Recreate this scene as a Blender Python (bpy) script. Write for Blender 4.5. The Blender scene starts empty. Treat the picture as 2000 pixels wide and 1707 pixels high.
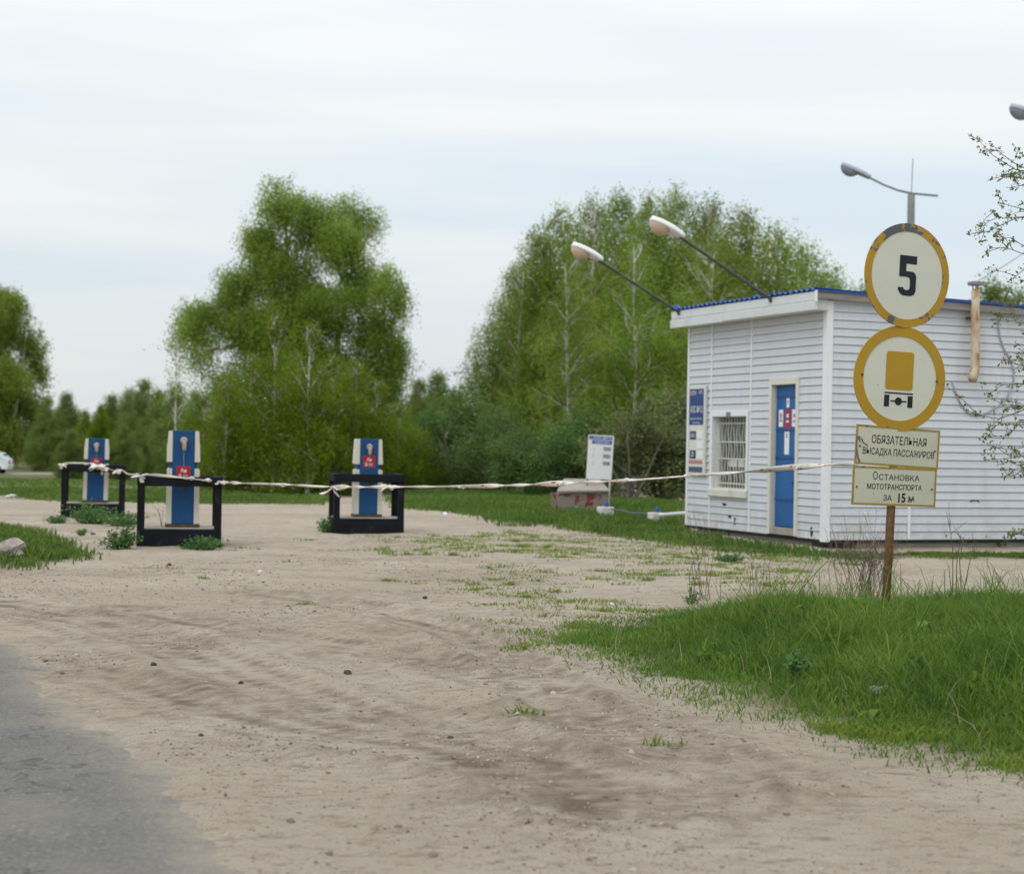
import bpy, math, random
import numpy as np
from mathutils import Vector, Matrix

# ------------------------------------------------------------------ camera, sky, sun, exposure
SC = bpy.context.scene
COL = SC.collection
W0, H0, FPX = 2000.0, 1707.0, 3300.0          # pixel frame used for measuring, focal length in those pixels
CAMZ = 1.35
PITCH, ROLL = math.radians(0.20), math.radians(1.0)

cam_d = bpy.data.cameras.new('camera')
cam = bpy.data.objects.new('camera', cam_d)
COL.objects.link(cam)
CM = Matrix.Translation((0, 0, CAMZ)) @ Matrix.Rotation(math.pi / 2 + PITCH, 4, 'X') @ Matrix.Rotation(ROLL, 4, 'Z')
cam.matrix_world = CM
cam_d.sensor_width = 36.0
cam_d.sensor_fit = 'HORIZONTAL'
cam_d.lens = 36.0 * FPX / W0
cam_d.clip_start = 0.05
cam_d.clip_end = 3000.0
cam_d.dof.use_dof = True
cam_d.dof.focus_distance = 10.6
cam_d.dof.aperture_fstop = 3.0
cam_d.dof.aperture_blades = 7
SC.camera = cam

SUN_EL, SUN_AZ = math.radians(48), math.radians(215)   # high veiled sun, behind the camera and to the left
world = bpy.data.worlds.new('World')
SC.world = world
world.use_nodes = True
wn, wl = world.node_tree.nodes, world.node_tree.links
wn.clear()
w_out = wn.new('ShaderNodeOutputWorld')
w_bg = wn.new('ShaderNodeBackground')
w_bg.inputs['Strength'].default_value = 0.10
sky = wn.new('ShaderNodeTexSky')
sky.sky_type = 'NISHITA'
sky.sun_disc = False
sky.sun_elevation = SUN_EL
sky.sun_rotation = SUN_AZ
sky.dust_density = 2.0
w_tc = wn.new('ShaderNodeTexCoord')
w_sep = wn.new('ShaderNodeSeparateXYZ')
wl.new(w_tc.outputs['Generated'], w_sep.inputs[0])


def wmath(op, a, b=None, clamp=False):
    n = wn.new('ShaderNodeMath')
    n.operation = op
    n.use_clamp = clamp
    for i, v in enumerate((a, b)):
        if v is None:
            continue
        if isinstance(v, (int, float)):
            n.inputs[i].default_value = v
        else:
            wl.new(v, n.inputs[i])
    return n.outputs[0]


# overcast dome: brighter overhead than at the horizon, the same all the way round
zc = wmath('MAXIMUM', w_sep.outputs['Z'], 0.0)
lum = wmath('ADD', wmath('MULTIPLY', zc, 8.0), 8.1)
w_map = wn.new('ShaderNodeMapping')
w_map.inputs['Scale'].default_value = (1.3, 1.3, 13.0)
w_map.inputs['Location'].default_value = (0.4, 0.1, 0.62)
wl.new(w_tc.outputs['Generated'], w_map.inputs['Vector'])
w_noise = wn.new('ShaderNodeTexNoise')
w_noise.inputs['Scale'].default_value = 1.25
w_noise.inputs['Detail'].default_value = 5.0
w_noise.inputs['Roughness'].default_value = 0.5
wl.new(w_map.outputs[0], w_noise.inputs['Vector'])
w_ramp = wn.new('ShaderNodeValToRGB')
w_ramp.color_ramp.elements[0].position = 0.36
w_ramp.color_ramp.elements[0].color = (0.845, 0.955, 1.035, 1)
w_ramp.color_ramp.elements[1].position = 0.66
w_ramp.color_ramp.elements[1].color = (1.06, 1.08, 1.06, 1)
wl.new(w_noise.outputs['Fac'], w_ramp.inputs[0])
w_mul = wn.new('ShaderNodeVectorMath')
w_mul.operation = 'SCALE'
wl.new(w_ramp.outputs[0], w_mul.inputs[0])
wl.new(lum, w_mul.inputs['Scale'])
w_mix = wn.new('ShaderNodeMix')
w_mix.data_type = 'RGBA'
w_mix.inputs['Factor'].default_value = 0.86
wl.new(sky.outputs[0], w_mix.inputs['A'])
wl.new(w_mul.outputs[0], w_mix.inputs['B'])
wl.new(w_mix.outputs['Result'], w_bg.inputs['Color'])
wl.new(w_bg.outputs[0], w_out.inputs['Surface'])

sun_d = bpy.data.lights.new('sun', 'SUN')
sun_d.energy = 0.7
sun_d.angle = math.radians(25)
sun_d.color = (1.0, 0.95, 0.88)
sun = bpy.data.objects.new('sun', sun_d)
COL.objects.link(sun)
# Nishita: rotation 0 is +Y, turning clockwise seen from above
sdir = Vector((math.sin(SUN_AZ) * math.cos(SUN_EL), math.cos(SUN_AZ) * math.cos(SUN_EL), math.sin(SUN_EL)))
sun.rotation_euler = sdir.to_track_quat('Z', 'Y').to_euler()
sun.location = (-10, -10, 20)

SC.view_settings.view_transform = 'Standard'
SC.view_settings.look = 'None'
SC.view_settings.exposure = 0.0
SC.view_settings.gamma = 1.0
SC.render.engine = 'CYCLES'
SC.cycles.max_bounces = 6
SC.cycles.transparent_max_bounces = 6
SC.cycles.use_denoising = True

# ------------------------------------------------------------------ helpers
rng = np.random.default_rng(7)
random.seed(7)


def ray(px, py):
    v = CM.to_3x3() @ Vector(((px - W0 / 2) / FPX, (H0 / 2 - py) / FPX, -1.0))
    return v


def at(px, py, D):
    """world point seen at a measured picture position, D metres ahead"""
    v = ray(px, py)
    return Vector((0, 0, CAMZ)) + v * (D / v.y)


def ground(px, py, z=0.0):
    v = ray(px, py)
    return Vector((0, 0, CAMZ)) + v * ((z - CAMZ) / v.z)


def _hash(ix, iy, seed):
    h = (ix.astype(np.int64) * 374761393 + iy.astype(np.int64) * 668265263 + seed * 974634777) & 0xFFFFFFFF
    h = ((h ^ (h >> 13)) * 1274126177) & 0xFFFFFFFF
    return ((h ^ (h >> 16)) & 0xFFFFFF) / float(0xFFFFFF)


def vnoise(x, y, seed=0):
    x = np.asarray(x, float)
    y = np.asarray(y, float)
    ix, iy = np.floor(x), np.floor(y)
    fx, fy = x - ix, y - iy
    fx, fy = fx * fx * (3 - 2 * fx), fy * fy * (3 - 2 * fy)
    a, b = _hash(ix, iy, seed), _hash(ix + 1, iy, seed)
    c, d = _hash(ix, iy + 1, seed), _hash(ix + 1, iy + 1, seed)
    return (a * (1 - fx) + b * fx) * (1 - fy) + (c * (1 - fx) + d * fx) * fy


def fbm(x, y, seed=0, octs=4):
    s, a, t = 0.0, 0.5, 0.0
    for o in range(octs):
        s = s + a * vnoise(x * 2 ** o, y * 2 ** o, seed + o * 17)
        t += a
        a *= 0.5
    return s / t


def sstep(e0, e1, x):
    t = np.clip((np.asarray(x, float) - e0) / (e1 - e0), 0, 1)
    return t * t * (3 - 2 * t)


def poly_dist(x, y, poly):
    """signed distance to a polygon, positive inside (vectorised)"""
    x = np.asarray(x, float)
    y = np.asarray(y, float)
    p = np.array(poly, float)
    q = np.roll(p, -1, axis=0)
    inside = np.zeros(x.shape, bool)
    dmin = np.full(x.shape, 1e9)
    for (x0, y0), (x1, y1) in zip(p, q):
        c = ((y0 > y) != (y1 > y)) & (x < (x1 - x0) * (y - y0) / ((y1 - y0) if y1 != y0 else 1e-9) + x0)
        inside ^= c
        ex, ey = x1 - x0, y1 - y0
        t = np.clip(((x - x0) * ex + (y - y0) * ey) / (ex * ex + ey * ey + 1e-12), 0, 1)
        dmin = np.minimum(dmin, np.hypot(x - x0 - t * ex, y - y0 - t * ey))
    return np.where(inside, dmin, -dmin)


def np_mesh(name, V, quads=None, tris=None):
    m = bpy.data.meshes.new(name)
    V = np.asarray(V, np.float32)
    nq = 0 if quads is None else len(quads)
    nt = 0 if tris is None else len(tris)
    loops = []
    if nq:
        loops.append(np.asarray(quads, np.int32).ravel())
    if nt:
        loops.append(np.asarray(tris, np.int32).ravel())
    loops = np.concatenate(loops)
    start = np.concatenate([np.arange(nq) * 4, nq * 4 + np.arange(nt) * 3]).astype(np.int32)
    m.vertices.add(len(V))
    m.vertices.foreach_set('co', V.ravel())
    m.loops.add(len(loops))
    m.loops.foreach_set('vertex_index', loops)
    m.polygons.add(nq + nt)
    m.polygons.foreach_set('loop_start', start)
    m.update(calc_edges=True)
    m.validate()
    return m


def link(name, me, material=None, parent=None, loc=None, smooth=False):
    o = bpy.data.objects.new(name, me)
    COL.objects.link(o)
    if material is not None and me is not None and len(me.materials) == 0:
        me.materials.append(material)
    elif material is not None and me is not None and me.materials[0] != material:
        o.material_slots[0].link = 'OBJECT'
        o.material_slots[0].material = material
    if parent is not None:
        o.parent = parent
    if loc is not None:
        o.location = loc
    if smooth and me is not None:
        me.polygons.foreach_set('use_smooth', np.ones(len(me.polygons), bool))
    return o


def tag(o, label=None, cat=None, group=None, kind=None):
    if label:
        o['label'] = label
    if cat:
        o['category'] = cat
    if group:
        o['group'] = group
    if kind:
        o['kind'] = kind
    return o


def empty(name, loc=(0, 0, 0), rz=0.0):
    o = bpy.data.objects.new(name, None)
    o.empty_display_size = 0.2
    COL.objects.link(o)
    o.location = loc
    o.rotation_euler = (0, 0, rz)
    return o


class MB:
    """collects simple solids into one mesh"""
    def __init__(s):
        s.v, s.f = [], []

    def add(s, vs, fs):
        k = len(s.v)
        s.v += [tuple(v) for v in vs]
        s.f += [tuple(i + k for i in f) for f in fs]
        return s

    def box(s, x0, x1, y0, y1, z0, z1, bev=0.0):
        if bev <= 0:
            vs = [(x, y, z) for z in (z0, z1) for y in (y0, y1) for x in (x0, x1)]
            return s.add(vs, [(0, 2, 3, 1), (4, 5, 7, 6), (0, 1, 5, 4), (2, 6, 7, 3), (0, 4, 6, 2), (1, 3, 7, 5)])
        b = bev
        r = [(x0 + b, y0), (x1 - b, y0), (x1, y0 + b), (x1, y1 - b), (x1 - b, y1), (x0 + b, y1), (x0, y1 - b), (x0, y0 + b)]
        r2 = [(x0 + b, y0 + b), (x1 - b, y0 + b), (x1 - b, y0 + b), (x1 - b, y1 - b), (x1 - b, y1 - b), (x0 + b, y1 - b), (x0 + b, y1 - b), (x0 + b, y0 + b)]
        vs = [(*p, z0) for p in r2] + [(*p, z0 + b) for p in r] + [(*p, z1 - b) for p in r] + [(*p, z1) for p in r2]
        fs = []
        for k in range(3):
            for i in range(8):
                j = (i + 1) % 8
                fs.append((k * 8 + i, k * 8 + j, (k + 1) * 8 + j, (k + 1) * 8 + i))
        fs += [(7, 5, 3, 1), (24 + 0, 24 + 2, 24 + 4, 24 + 6)]
        return s.add(vs, fs)

    def prism(s, pts, y0, y1):
        """outline pts (x,z) extruded along y"""
        n = len(pts)
        vs = [(x, y0, z) for x, z in pts] + [(x, y1, z) for x, z in pts]
        fs = [tuple(range(n)), tuple(range(2 * n - 1, n - 1, -1))]
        fs += [(i, i + n, (i + 1) % n + n, (i + 1) % n) for i in range(n)]
        return s.add(vs, fs)

    def tube(s, path, radii, k=8, caps=True):
        path = [Vector(p) for p in path]
        n = len(path)
        if not hasattr(radii, '__len__'):
            radii = [radii] * n
        vs = []
        t0 = (path[1] - path[0]).normalized()
        a = t0.orthogonal().normalized()
        for i in range(n):
            t = (path[min(i + 1, n - 1)] - path[max(i - 1, 0)]).normalized()
            a = (a - t * a.dot(t)).normalized()
            b = t.cross(a)
            for j in range(k):
                th = 2 * math.pi * j / k
                vs.append(path[i] + (a * math.cos(th) + b * math.sin(th)) * radii[i])
        fs = [(i * k + j, i * k + (j + 1) % k, (i + 1) * k + (j + 1) % k, (i + 1) * k + j) for i in range(n - 1) for j in range(k)]
        if caps:
            fs += [tuple(range(k - 1, -1, -1)), tuple(range((n - 1) * k, n * k))]
        return s.add(vs, fs)

    def lathe(s, prof, k=16, axis='z', org=(0, 0, 0)):
        vs = []
        for r, h in prof:
            for j in range(k):
                th = 2 * math.pi * j / k
                if axis == 'z':
                    vs.append((org[0] + r * math.cos(th), org[1] + r * math.sin(th), org[2] + h))
                elif axis == 'y':
                    vs.append((org[0] + r * math.cos(th), org[1] + h, org[2] + r * math.sin(th)))
                else:
                    vs.append((org[0] + h, org[1] + r * math.cos(th), org[2] + r * math.sin(th)))
        n = len(prof)
        fs = [(i * k + j, i * k + (j + 1) % k, (i + 1) * k + (j + 1) % k, (i + 1) * k + j) for i in range(n - 1) for j in range(k)]
        fs += [tuple(range(k - 1, -1, -1)), tuple(range((n - 1) * k, n * k))]
        return s.add(vs, fs)

    def mesh(s, name):
        m = bpy.data.meshes.new(name)
        m.from_pydata(s.v, [], s.f)
        m.update()
        import bmesh
        b = bmesh.new()
        b.from_mesh(m)
        bmesh.ops.recalc_face_normals(b, faces=b.faces)
        b.to_mesh(m)
        b.free()
        return m

    def build(s, name, material, parent=None, loc=None, smooth=False):
        return link(name, s.mesh(name), material, parent, loc, smooth)


# ------------------------------------------------------------------ materials
def srgb(r, g, b):
    f = lambda c: (c / 255 / 12.92) if c / 255 <= 0.04045 else ((c / 255 + 0.055) / 1.055) ** 2.4
    return (f(r), f(g), f(b))


class NT:
    def __init__(s, name):
        s.m = bpy.data.materials.new(name)
        s.m.use_nodes = True
        s.n, s.l = s.m.node_tree.nodes, s.m.node_tree.links
        s.b = s.n['Principled BSDF']
        s.out = s.n['Material Output']
        s.b.inputs['Specular IOR Level'].default_value = 0.3

    def new(s, t, **kw):
        n = s.n.new(t)
        for k, v in kw.items():
            setattr(n, k, v)
        return n

    def setin(s, sock, v):
        if isinstance(v, bpy.types.NodeSocket):
            s.l.new(v, sock)
        elif isinstance(v, (tuple, list)) and len(v) == 3 and sock.type == 'RGBA':
            sock.default_value = (*v, 1)
        else:
            sock.default_value = v

    def coord(s, kind='Object', scale=None):
        tc = s.new('ShaderNodeTexCoord')
        o = tc.outputs[kind]
        if scale is not None:
            mp = s.new('ShaderNodeMapping')
            mp.inputs['Scale'].default_value = scale
            s.l.new(o, mp.inputs['Vector'])
            o = mp.outputs[0]
        return o

    def pos(s, scale=None):
        g = s.new('ShaderNodeNewGeometry')
        o = g.outputs['Position']
        if scale is not None:
            mp = s.new('ShaderNodeMapping')
            mp.inputs['Scale'].default_value = scale
            s.l.new(o, mp.inputs['Vector'])
            o = mp.outputs[0]
        return o

    def noise(s, vec, scale, detail=4, rough=0.55, out='Fac'):
        n = s.new('ShaderNodeTexNoise')
        n.inputs['Scale'].default_value = scale
        n.inputs['Detail'].default_value = detail
        n.inputs['Roughness'].default_value = rough
        if vec is not None:
            s.l.new(vec, n.inputs['Vector'])
        return n.outputs[out]

    def ramp(s, fac, lo, hi, c0=0.0, c1=1.0):
        n = s.new('ShaderNodeMapRange')
        n.clamp = True
        n.inputs['From Min'].default_value = lo
        n.inputs['From Max'].default_value = hi
        n.inputs['To Min'].default_value = c0
        n.inputs['To Max'].default_value = c1
        s.l.new(fac, n.inputs['Value'])
        return n.outputs[0]

    def math(s, op, a, b=0.0):
        n = s.new('ShaderNodeMath', operation=op)
        s.setin(n.inputs[0], a)
        s.setin(n.inputs[1], b)
        return n.outputs[0]

    def mix(s, fac, a, b):
        n = s.new('ShaderNodeMix', data_type='RGBA')
        s.setin(n.inputs['Factor'], fac)
        s.setin(n.inputs['A'], a)
        s.setin(n.inputs['B'], b)
        return n.outputs['Result']

    def attr(s, name):
        n = s.new('ShaderNodeAttribute', attribute_name=name)
        return n.outputs['Fac']

    def bump(s, h, strength, dist):
        n = s.new('ShaderNodeBump')
        n.inputs['Strength'].default_value = strength
        n.inputs['Distance'].default_value = dist
        s.l.new(h, n.inputs['Height'])
        s.l.new(n.outputs[0], s.b.inputs['Normal'])

    def base(s, c):
        s.setin(s.b.inputs['Base Color'], c)

    def rough(s, r):
        s.setin(s.b.inputs['Roughness'], r)


def simple(name, col, rough=0.6, var=0.15, scale=6.0, metal=0.0, stain=None, stain_at=(0.58, 0.72), stain_scale=3.0, bump=0.0, space='Object', stretch=None, spec=0.3):
    t = NT(name)
    v = t.coord(space, stretch)
    n = t.noise(v, scale, 5)
    dark = tuple(c * (1 - var) for c in col)
    lite = tuple(min(1, c * (1 + var)) for c in col)
    c = t.mix(t.ramp(n, 0.3, 0.7), dark, lite)
    if stain:
        n2 = t.noise(v, stain_scale, 6, 0.65)
        c = t.mix(t.ramp(n2, *stain_at), c, stain)
    t.base(c)
    t.rough(rough)
    t.b.inputs['Metallic'].default_value = metal
    if bump:
        t.bump(t.noise(v, scale * 8, 4), bump, 0.01)
    t.b.inputs['Specular IOR Level'].default_value = spec
    return t.m


def leaf_mat(name, c_dark, c_mid, c_light, trans=0.35, clump=0.9):
    t = NT(name)
    n1 = t.noise(t.pos(), clump, 3)
    tint = t.attr('tint')
    oi = t.new('ShaderNodeObjectInfo')
    c = t.mix(t.ramp(tint, 0.0, 0.6), c_dark, c_mid)
    c = t.mix(t.ramp(t.math('ADD', t.math('MULTIPLY', n1, 0.7), t.math('MULTIPLY', tint, 0.45)), 0.52, 0.85), c, c_light)
    h = t.new('ShaderNodeHueSaturation')
    t.setin(h.inputs['Hue'], t.ramp(oi.outputs['Random'], 0, 1, 0.492, 0.512))
    t.setin(h.inputs['Value'], t.ramp(oi.outputs['Random'], 0, 1, 0.9, 1.1))
    t.l.new(c, h.inputs['Color'])
    t.base(h.outputs[0])
    t.rough(0.7)
    t.b.inputs['Specular IOR Level'].default_value = 0.08
    tr = t.new('ShaderNodeBsdfTranslucent')
    t.l.new(h.outputs[0], tr.inputs['Color'])
    mx = t.new('ShaderNodeMixShader')
    mx.inputs[0].default_value = trans
    t.l.new(t.b.outputs[0], mx.inputs[1])
    t.l.new(tr.outputs[0], mx.inputs[2])
    t.l.new(mx.outputs[0], t.out.inputs['Surface'])
    return t.m


M = {}
M['leaf_birch'] = leaf_mat('leaf_birch', (0.140, 0.215, 0.030), (0.240, 0.335, 0.054), (0.355, 0.455, 0.092), 0.45, 0.7)
M['leaf_young'] = leaf_mat('leaf_young', (0.105, 0.160, 0.010), (0.165, 0.240, 0.017), (0.225, 0.30, 0.028), 0.45)
M['leaf_far'] = leaf_mat('leaf_far', (0.135, 0.200, 0.048), (0.200, 0.275, 0.068), (0.27, 0.35, 0.10), 0.45, 0.4)  # far wood leaves lightened in the colour itself, standing in for haze
M['leaf_willow'] = leaf_mat('leaf_willow', (0.075, 0.140, 0.036), (0.125, 0.205, 0.055), (0.175, 0.255, 0.08))
M['leaf_olive'] = leaf_mat('leaf_olive', (0.115, 0.140, 0.055), (0.170, 0.200, 0.080), (0.25, 0.28, 0.115))
M['leaf_bud'] = leaf_mat('leaf_bud', (0.10, 0.13, 0.03), (0.16, 0.20, 0.05), (0.22, 0.25, 0.07))
M['grass'] = leaf_mat('grass', (0.070, 0.150, 0.034), (0.145, 0.250, 0.040), (0.255, 0.345, 0.066), 0.4, 1.3)
M['grass_far'] = leaf_mat('grass_far', (0.075, 0.130, 0.028), (0.120, 0.190, 0.036), (0.19, 0.245, 0.06), 0.3, 0.6)
M['grass_yellow'] = leaf_mat('grass_yellow', (0.14, 0.20, 0.03), (0.20, 0.28, 0.045), (0.27, 0.33, 0.07), 0.3, 1.0)
M['weed'] = leaf_mat('weed', (0.07, 0.155, 0.05), (0.11, 0.21, 0.065), (0.16, 0.26, 0.09), 0.3, 3.0)
M['burdock'] = leaf_mat('burdock_leaf', (0.09, 0.18, 0.03), (0.13, 0.23, 0.035), (0.19, 0.29, 0.04), 0.35, 2.0)
M['dry'] = simple('dry_stem', (0.30, 0.25, 0.16), 0.8, 0.3, 10)
M['twig_brown'] = simple('twig_brown', (0.16, 0.12, 0.09), 0.85, 0.3, 10)


def bark_mat():
    t = NT('birch_bark')
    v = t.coord('Object', (1, 1, 0.6))
    n = t.noise(v, 5, 4, 0.7)
    c = t.mix(t.ramp(n, 0.5, 0.62), (0.58, 0.55, 0.49), (0.09, 0.08, 0.07))
    t.base(c)
    t.rough(0.85)
    return t.m


M['bark'] = bark_mat()
M['bark_grey'] = simple('bark_grey', (0.20, 0.18, 0.15), 0.9, 0.35, 4)
M['siding'] = None
M['trim'] = simple('white_trim', (0.76, 0.78, 0.79), 0.45, 0.03, 2.0)
M['cream_frame'] = simple('cream_frame', (0.66, 0.64, 0.57), 0.5, 0.06, 4, stain=(0.42, 0.36, 0.27), stain_at=(0.6, 0.8))
M['fascia'] = simple('fascia_white', (0.62, 0.66, 0.66), 0.5, 0.06, 3, stain=(0.5, 0.52, 0.5), stain_at=(0.5, 0.75))
M['verge'] = simple('verge_wood', (0.25, 0.23, 0.22), 0.8, 0.25, 3, stretch=(1, 8, 8))
M['roof_blue'] = simple('roof_blue', (0.032, 0.095, 0.34), 0.35, 0.12, 4)
M['door_blue'] = simple('door_blue', (0.018, 0.115, 0.33), 0.5, 0.12, 2, stain=(0.03, 0.07, 0.16), stain_at=(0.62, 0.75))
M['door_strap'] = simple('door_strap', (0.014, 0.080, 0.235), 0.5, 0.25, 8)
M['seam_grey'] = simple('seam_grey', (0.48, 0.50, 0.50), 0.8, 0.1, 3)
M['dark'] = simple('dark_gap', (0.012, 0.014, 0.014), 0.8, 0.2, 4)
M['concrete'] = simple('concrete', (0.34, 0.31, 0.27), 0.9, 0.18, 6, bump=0.3)
M['grey_metal'] = simple('grey_metal', (0.22, 0.23, 0.23), 0.5, 0.1, 6, metal=0.4)
M['arm_metal'] = simple('arm_metal', (0.085, 0.08, 0.075), 0.6, 0.2, 8, metal=0.2, stain=(0.16, 0.10, 0.07))
M['lamp_white'] = simple('lamp_white', (0.78, 0.80, 0.79), 0.35, 0.03, 4)
M['lamp_lens'] = simple('lamp_lens', (0.50, 0.38, 0.28), 0.3, 0.08, 5)
M['lamp_grey'] = simple('lamp_grey', (0.34, 0.37, 0.42), 0.45, 0.08, 5)
M['lamp_lens_grey'] = simple('lamp_lens_grey', (0.20, 0.23, 0.27), 0.3, 0.08, 5)
M['pole_grey'] = simple('pole_grey', (0.20, 0.21, 0.20), 0.85, 0.15, 4)
M['arm_green'] = simple('arm_green', (0.10, 0.15, 0.15), 0.6, 0.1, 5)
M['rusty_white'] = simple('rusty_white_pipe', (0.58, 0.49, 0.36), 0.7, 0.08, 5, stain=(0.36, 0.17, 0.07), stain_at=(0.44, 0.56), stain_scale=5, stretch=(1, 1, 0.5))
M['cable'] = simple('grey_cable', (0.34, 0.36, 0.39), 0.6, 0.1, 8)
M['wire'] = simple('wire', (0.22, 0.24, 0.27), 0.6, 0.1, 8)
M['black_paint'] = simple('black_paint', (0.009, 0.011, 0.014), 0.75, 0.4, 3, stain=(0.045, 0.032, 0.024), stain_at=(0.60, 0.74), stain_scale=6, spec=0.12)
M['pump_blue'] = simple('pump_blue', (0.004, 0.066, 0.190), 0.55, 0.12, 3, stain=(0.02, 0.05, 0.13), stain_at=(0.6, 0.8))
M['pump_cream'] = simple('pump_cream', (0.60, 0.57, 0.48), 0.55, 0.06, 4, stain=(0.36, 0.24, 0.13), stain_at=(0.63, 0.75), stain_scale=5)
M['nozzle'] = simple('hose_fitting', (0.40, 0.30, 0.25), 0.6, 0.25, 20)
M['rust_dark'] = simple('rust_dark', (0.10, 0.065, 0.045), 0.8, 0.3, 10)
M['red'] = simple('sticker_red', (0.42, 0.018, 0.022), 0.5, 0.08, 6)
M['white_print'] = simple('white_print', (0.72, 0.72, 0.70), 0.5, 0.03, 6)
M['navy'] = simple('print_navy', (0.020, 0.060, 0.21), 0.5, 0.06, 4)
M['navy_dark'] = simple('print_navy_dark', (0.018, 0.042, 0.095), 0.5, 0.06, 4)
M['navy_pale'] = simple('print_navy_pale', (0.075, 0.090, 0.17), 0.5, 0.08, 9)
M['print_blue'] = simple('print_blue', (0.10, 0.14, 0.42), 0.5, 0.06, 4)
M['print_grey'] = simple('print_grey', (0.26, 0.29, 0.29), 0.5, 0.2, 20)
M['print_pink'] = simple('print_pink', (0.42, 0.20, 0.20), 0.5, 0.1, 6)
M['plaque'] = simple('plaque_cream', (0.66, 0.65, 0.60), 0.5, 0.04, 6)
M['paper_white'] = simple('paper_white', (0.78, 0.79, 0.80), 0.5, 0.03, 6)
M['sign_black'] = simple('sign_black', (0.012, 0.016, 0.024), 0.5, 0.1, 10)
M['tape_mat'] = None
M['stone'] = simple('stone', (0.36, 0.32, 0.28), 0.9, 0.3, 5, bump=0.4)
M['stone_dark'] = simple('stone_dark', (0.075, 0.065, 0.058), 0.9, 0.3, 8, bump=0.4)
M['glass'] = simple('window_glass', (0.10, 0.13, 0.12), 0.12, 0.5, 2.2)
M['grille'] = simple('grille_cream', (0.62, 0.60, 0.53), 0.5, 0.08, 9)
M['grille_dark'] = simple('inner_bars', (0.27, 0.25, 0.21), 0.6, 0.2, 9)


def siding_mat():
    t = NT('white_siding')
    p = t.pos()
    sp = t.new('ShaderNodeSeparateXYZ')
    t.l.new(p, sp.inputs[0])
    oi = t.new('ShaderNodeObjectInfo')
    c = t.mix(t.ramp(oi.outputs['Random'], 0, 1), (0.565, 0.60, 0.645), (0.60, 0.635, 0.675))
    # rain streaks and splashed dirt
    mp = t.new('ShaderNodeMapping')
    mp.inputs['Scale'].default_value = (5.0, 5.0, 0.5)
    t.l.new(p, mp.inputs['Vector'])
    c = t.mix(t.ramp(t.noise(mp.outputs[0], 1.6, 6, 0.65), 0.48, 0.75, 0.0, 0.45), c, (0.47, 0.48, 0.46))
    low = t.math('MULTIPLY', t.ramp(sp.outputs['Z'], 0.10, 0.65, 1.0, 0.0), t.ramp(t.noise(p, 5.0, 6, 0.7), 0.38, 0.66, 0.0, 0.7))
    c = t.mix(low, c, (0.40, 0.36, 0.30))
    t.base(c)
    t.rough(0.45)
    t.bump(t.noise(p, 2.2, 3), 0.25, 0.03)
    return t.m


M['siding'] = siding_mat()


def sign_mat(name, col, chip=(0.10, 0.11, 0.13), lo=0.62, hi=0.64, grad=0.0, dirt=0.12, scale=7.0):
    """weathered enamel: flakes that show grey sheet metal, more of them towards the top when grad > 0"""
    t = NT(name)
    v = t.coord('Object')
    n = t.noise(v, scale, 6, 0.6)
    if grad:
        sp = t.new('ShaderNodeSeparateXYZ')
        t.l.new(v, sp.inputs[0])
        n = t.math('ADD', n, t.math('MULTIPLY', t.math('MAXIMUM', t.math('SUBTRACT', sp.outputs['Z'], 0.10), 0.0), grad))
    d = t.noise(v, 2.5, 5)
    c = t.mix(t.ramp(d, 0.35, 0.75), col, tuple(x * (1 - dirt) for x in col))
    sp2 = t.noise(v, 45, 2)
    c = t.mix(t.ramp(sp2, 0.74, 0.76), c, tuple(x * 0.45 for x in col))
    c = t.mix(t.ramp(n, lo, hi), c, chip)
    t.base(c)
    t.rough(0.5)
    t.bump(t.noise(v, 5.0, 2), 0.25, 0.02)
    return t.m


M['sign_yellow'] = sign_mat('sign_yellow', (0.46, 0.265, 0.022), lo=0.585, hi=0.60, grad=0.40, scale=11)
M['sign_yellow2'] = sign_mat('sign_yellow_plain', (0.46, 0.275, 0.020), lo=0.74, hi=0.75, scale=14)
M['sign_white'] = sign_mat('sign_white', (0.66, 0.66, 0.56), lo=0.76, hi=0.77, scale=14, dirt=0.06)
M['plate_cream'] = sign_mat('plate_cream', (0.62, 0.605, 0.475), lo=0.72, hi=0.73, scale=12, dirt=0.14)
M['sign_edge'] = sign_mat('sign_edge_yellow', (0.38, 0.26, 0.05), chip=(0.12, 0.12, 0.10), lo=0.58, hi=0.62, scale=16)
M['sign_back'] = simple('sign_back', (0.16, 0.17, 0.17), 0.6, 0.1, 5)


def rust_pipe():
    t = NT('rusty_pipe')
    v = t.coord('Object', (1, 1, 0.6))
    n = t.noise(v, 28, 5, 0.7)
    c = t.mix(t.ramp(n, 0.35, 0.65), (0.24, 0.11, 0.035), (0.11, 0.085, 0.07))
    t.base(t.mix(t.ramp(t.noise(v, 60, 3), 0.58, 0.7), c, (0.36, 0.20, 0.07)))
    t.rough(0.85)
    t.bump(n, 0.3, 0.005)
    return t.m


M['rust_pipe'] = rust_pipe()


def box_red():
    t = NT('peeling_red_box')
    v = t.coord('Object')
    n = t.noise(v, 3.2, 4, 0.6)
    t.base(t.mix(t.ramp(n, 0.49, 0.54), (0.26, 0.225, 0.19), (0.20, 0.05, 0.042)))
    t.rough(0.8)
    return t.m


M['box_red'] = box_red()


def tape_mat():
    t = NT('barrier_tape')
    n = t.attr('stripe')
    v = t.pos()
    c = t.mix(t.ramp(n, 0.45, 0.55), (0.70, 0.66, 0.60), (0.46, 0.14, 0.08))
    c = t.mix(t.ramp(t.noise(v, 9, 4), 0.5, 0.75), c, (0.56, 0.50, 0.43))
    t.base(c)
    t.rough(0.5)
    return t.m


M['tape_mat'] = tape_mat()


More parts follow.
